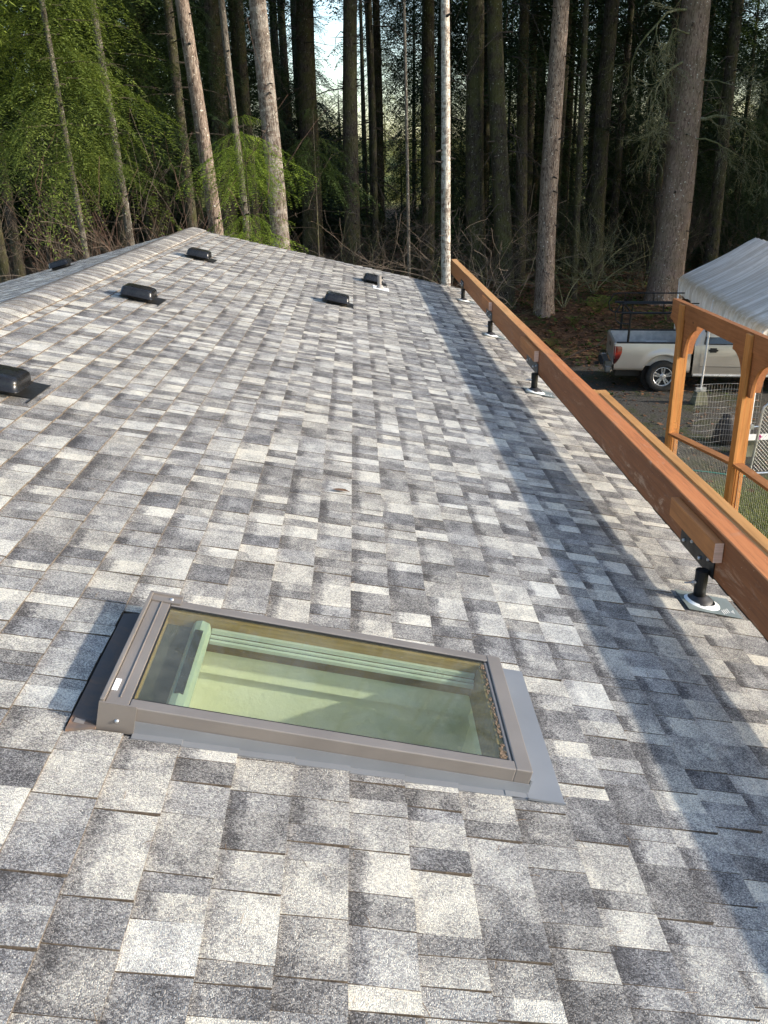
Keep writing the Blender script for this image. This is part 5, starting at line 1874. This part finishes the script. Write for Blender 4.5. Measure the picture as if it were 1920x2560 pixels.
# lichen covered limbs of the very thick trunk
for (z, dx, dy, l, r) in ((8.7, -1, -.55, 3.0, .055), (7.45, -1, -.6, 2.6, .05), (8.1, -.7, -1, 2.0, .035), (6.0, 1, -.35, 2.2, .07), (5.5, .8, -.8, 1.5, .04), (5.9, -.9, -.7, 1.3, .02), (7.0, .8, -.9, 2.2, .03)):
    mb = MB(); p = al9(z - .9)
    a = Vector((dx, dy, .02)).normalized()
    grow(mb, Vector((p.x + a.x * .3, p.y + a.y * .3, z - .8)), a, l, r * .75, 3, rng, .36, -.25, 8, 6, .0038)
    obj('limb', mb, M_TWM, t9, M9, recalc=False)

SHR = []
for q in range(4):
    mb = MB(); r_ = random.Random(50 + q)
    for k in range(9):
        a = r_.uniform(0, 6.28)
        grow(mb, Vector((cos(a) * .25, sin(a) * .25, 0)), Vector((cos(a) * .45, sin(a) * .45, 1)).normalized(), r_.uniform(1.6, 3.3), .011, 2, r_, .15, .06, 7, 4, .0028)
    SHR.append(new_mesh('stems', mb, M_TWIG))
ARC = []
for q in range(3):
    mb = MB(); r_ = random.Random(80 + q)
    for k in range(5):
        a = r_.uniform(0, 6.28)
        # long arching stems
        pts = []; p = Vector((0, 0, 0)); l = r_.uniform(3.2, 5.0); d = Vector((cos(a) * .45, sin(a) * .45, 1)).normalized()
        rs = []
        for i in range(11):
            pts.append(p); rs.append(.017 * (1 - i / 12) + .003)
            d = (d + Vector((cos(a) * .10, sin(a) * .10, -.11)) + Vector((r_.uniform(-1, 1), r_.uniform(-1, 1), r_.uniform(-1, 1))) * .10).normalized()
            p = p + d * l / 10
        mb.tube(pts, rs, 6, False)
        for i in range(3, 11):
            for s_ in range(1 + i % 2):
                grow(mb, pts[i], Vector((r_.uniform(-1, 1), r_.uniform(-1, 1), r_.uniform(.0, 1))).normalized(), r_.uniform(.8, 2.0), rs[i] * .5, 1, r_, .22, .03, 6, 3, .0035)
    ARC.append(new_mesh('stems', mb, M_TWM if q == 1 else M_TWIG))


def shrub(name, meshes, x, y, label, group, sc_, mt=None):
    label = label + ', ' + zone(px_of(x, y, 2)[0])
    M = Matrix.Translation((x, y, hz(x, y) - .05)) @ Matrix.Rotation(rng.uniform(0, 6.28), 4, 'Z') @ Matrix.Scale(sc_, 4)
    o = link(name, meshes[rng.randrange(len(meshes))], None, M)
    tag(o, label, 'shrub', group)
    if mt:
        o.material_slots[0].link = 'OBJECT'; o.material_slots[0].material = mt
    return o


for i in range(30):
    x = rng.uniform(-12.5, -3.4); y = rng.uniform(15.8, 23)
    shrub('bare_shrub', SHR, x, y, 'bare brown thicket shrub', 'bare shrubs behind the roof on the left', rng.uniform(.9, 1.5), M_TWR if rng.random() < .55 else None)
for i in range(12):
    x = rng.uniform(-2.5, 4.4); y = rng.uniform(23, 28)
    shrub('bare_undergrowth', SHR, x, y, 'bare twiggy undergrowth shrub', 'undergrowth shrubs behind the middle of the roof', rng.uniform(.4, .65), M_TWR if rng.random() < .7 else M_TWD)
for (x, y, s_) in ((.6, 23.2, 1.0), (3.3, 24.2, 1.05), (2.7, 25.2, 1.1), (6.1, 25.8, .85), (-.9, 25.5, .9), (7.6, 28.2, 1.0)):
    shrub('vine_maple', ARC, x, y, 'arching bare vine maple', 'arching vine maples at the edge of the wood', s_)
for i in range(7):
    x = rng.uniform(6.5, 14); y = rng.uniform(28, 32)
    shrub('bare_undergrowth', SHR, x, y, 'bare twiggy shaded shrub', 'undergrowth shrubs behind the pickup', rng.uniform(.6, 1.0), M_TWD)

# sword ferns on the bank
def fern_mesh():
    Q = []
    for k in range(16):
        a = 2 * pi * k / 16 + NR.random() * .3; L = .45 + .25 * NR.random()
        for i in range(16):
            t = (i + 1) / 17
            p = np.array([cos(a) * L * t, sin(a) * L * t, .55 * L * sin(t * 2.4)])
            for sg in (-1, 1):
                e = np.array([-sin(a), cos(a), 0]) * sg; ln = .09 * sin(pi * min(1, t + .12)) + .01
                f = np.array([cos(a), sin(a), .2])
                Q.append([p, p + e * ln * .5 + f * .02, p + e * ln + f * .012, p + e * ln * .5 - f * .008])
    return leaf_mesh('fronds', np.array(Q), M_LF_BRT)


FM = fern_mesh()
for i, (x, y, s_) in enumerate(((6.95, 25.2, 1.2), (7.4, 25.9, .9), (6.1, 24.4, .7), (5.2, 23.1, .6), (4.9, 22.2, .6), (8.3, 24.6, .6))):
    M = Matrix.Translation((x, y, hz(x, y))) @ Matrix.Rotation(i * 1.3, 4, 'Z') @ Matrix.Scale(s_, 4)
    o = link('sword_fern', FM, None, M)
    tag(o, 'green sword fern growing in the leaf litter on the bank behind the pickup', 'fern', 'sword ferns on the leafy bank')
# fallen branch and stone on the drive
mb = MB(); grow(mb, Vector((5.0, 21.2, .25)), Vector((1, .3, .1)).normalized(), 1.3, .02, 1, rng, .2, 0, 5, 3)
o = obj('fallen_branch', mb, M_TWIG, None, recalc=False); tag(o, 'pale fallen branch lying on the leaf litter left of the pickup', 'branch')

# grey pole end poking up behind the left end of the roof
mb = MB(); mb.tube([(-9.2, 15.2, 2.16), (-6.3, 14.6, 2.0), (-6.0, 14.55, 1.99)], [.085, .075, .04], 12)
o = obj('grey_pole', mb, mat_basic('weathered_grey_pole', (.20, .20, .20), .7, var=.3), None, smooth=True)
tag(o, 'grey tapered pole lying behind the left edge of the roof', 'pole')
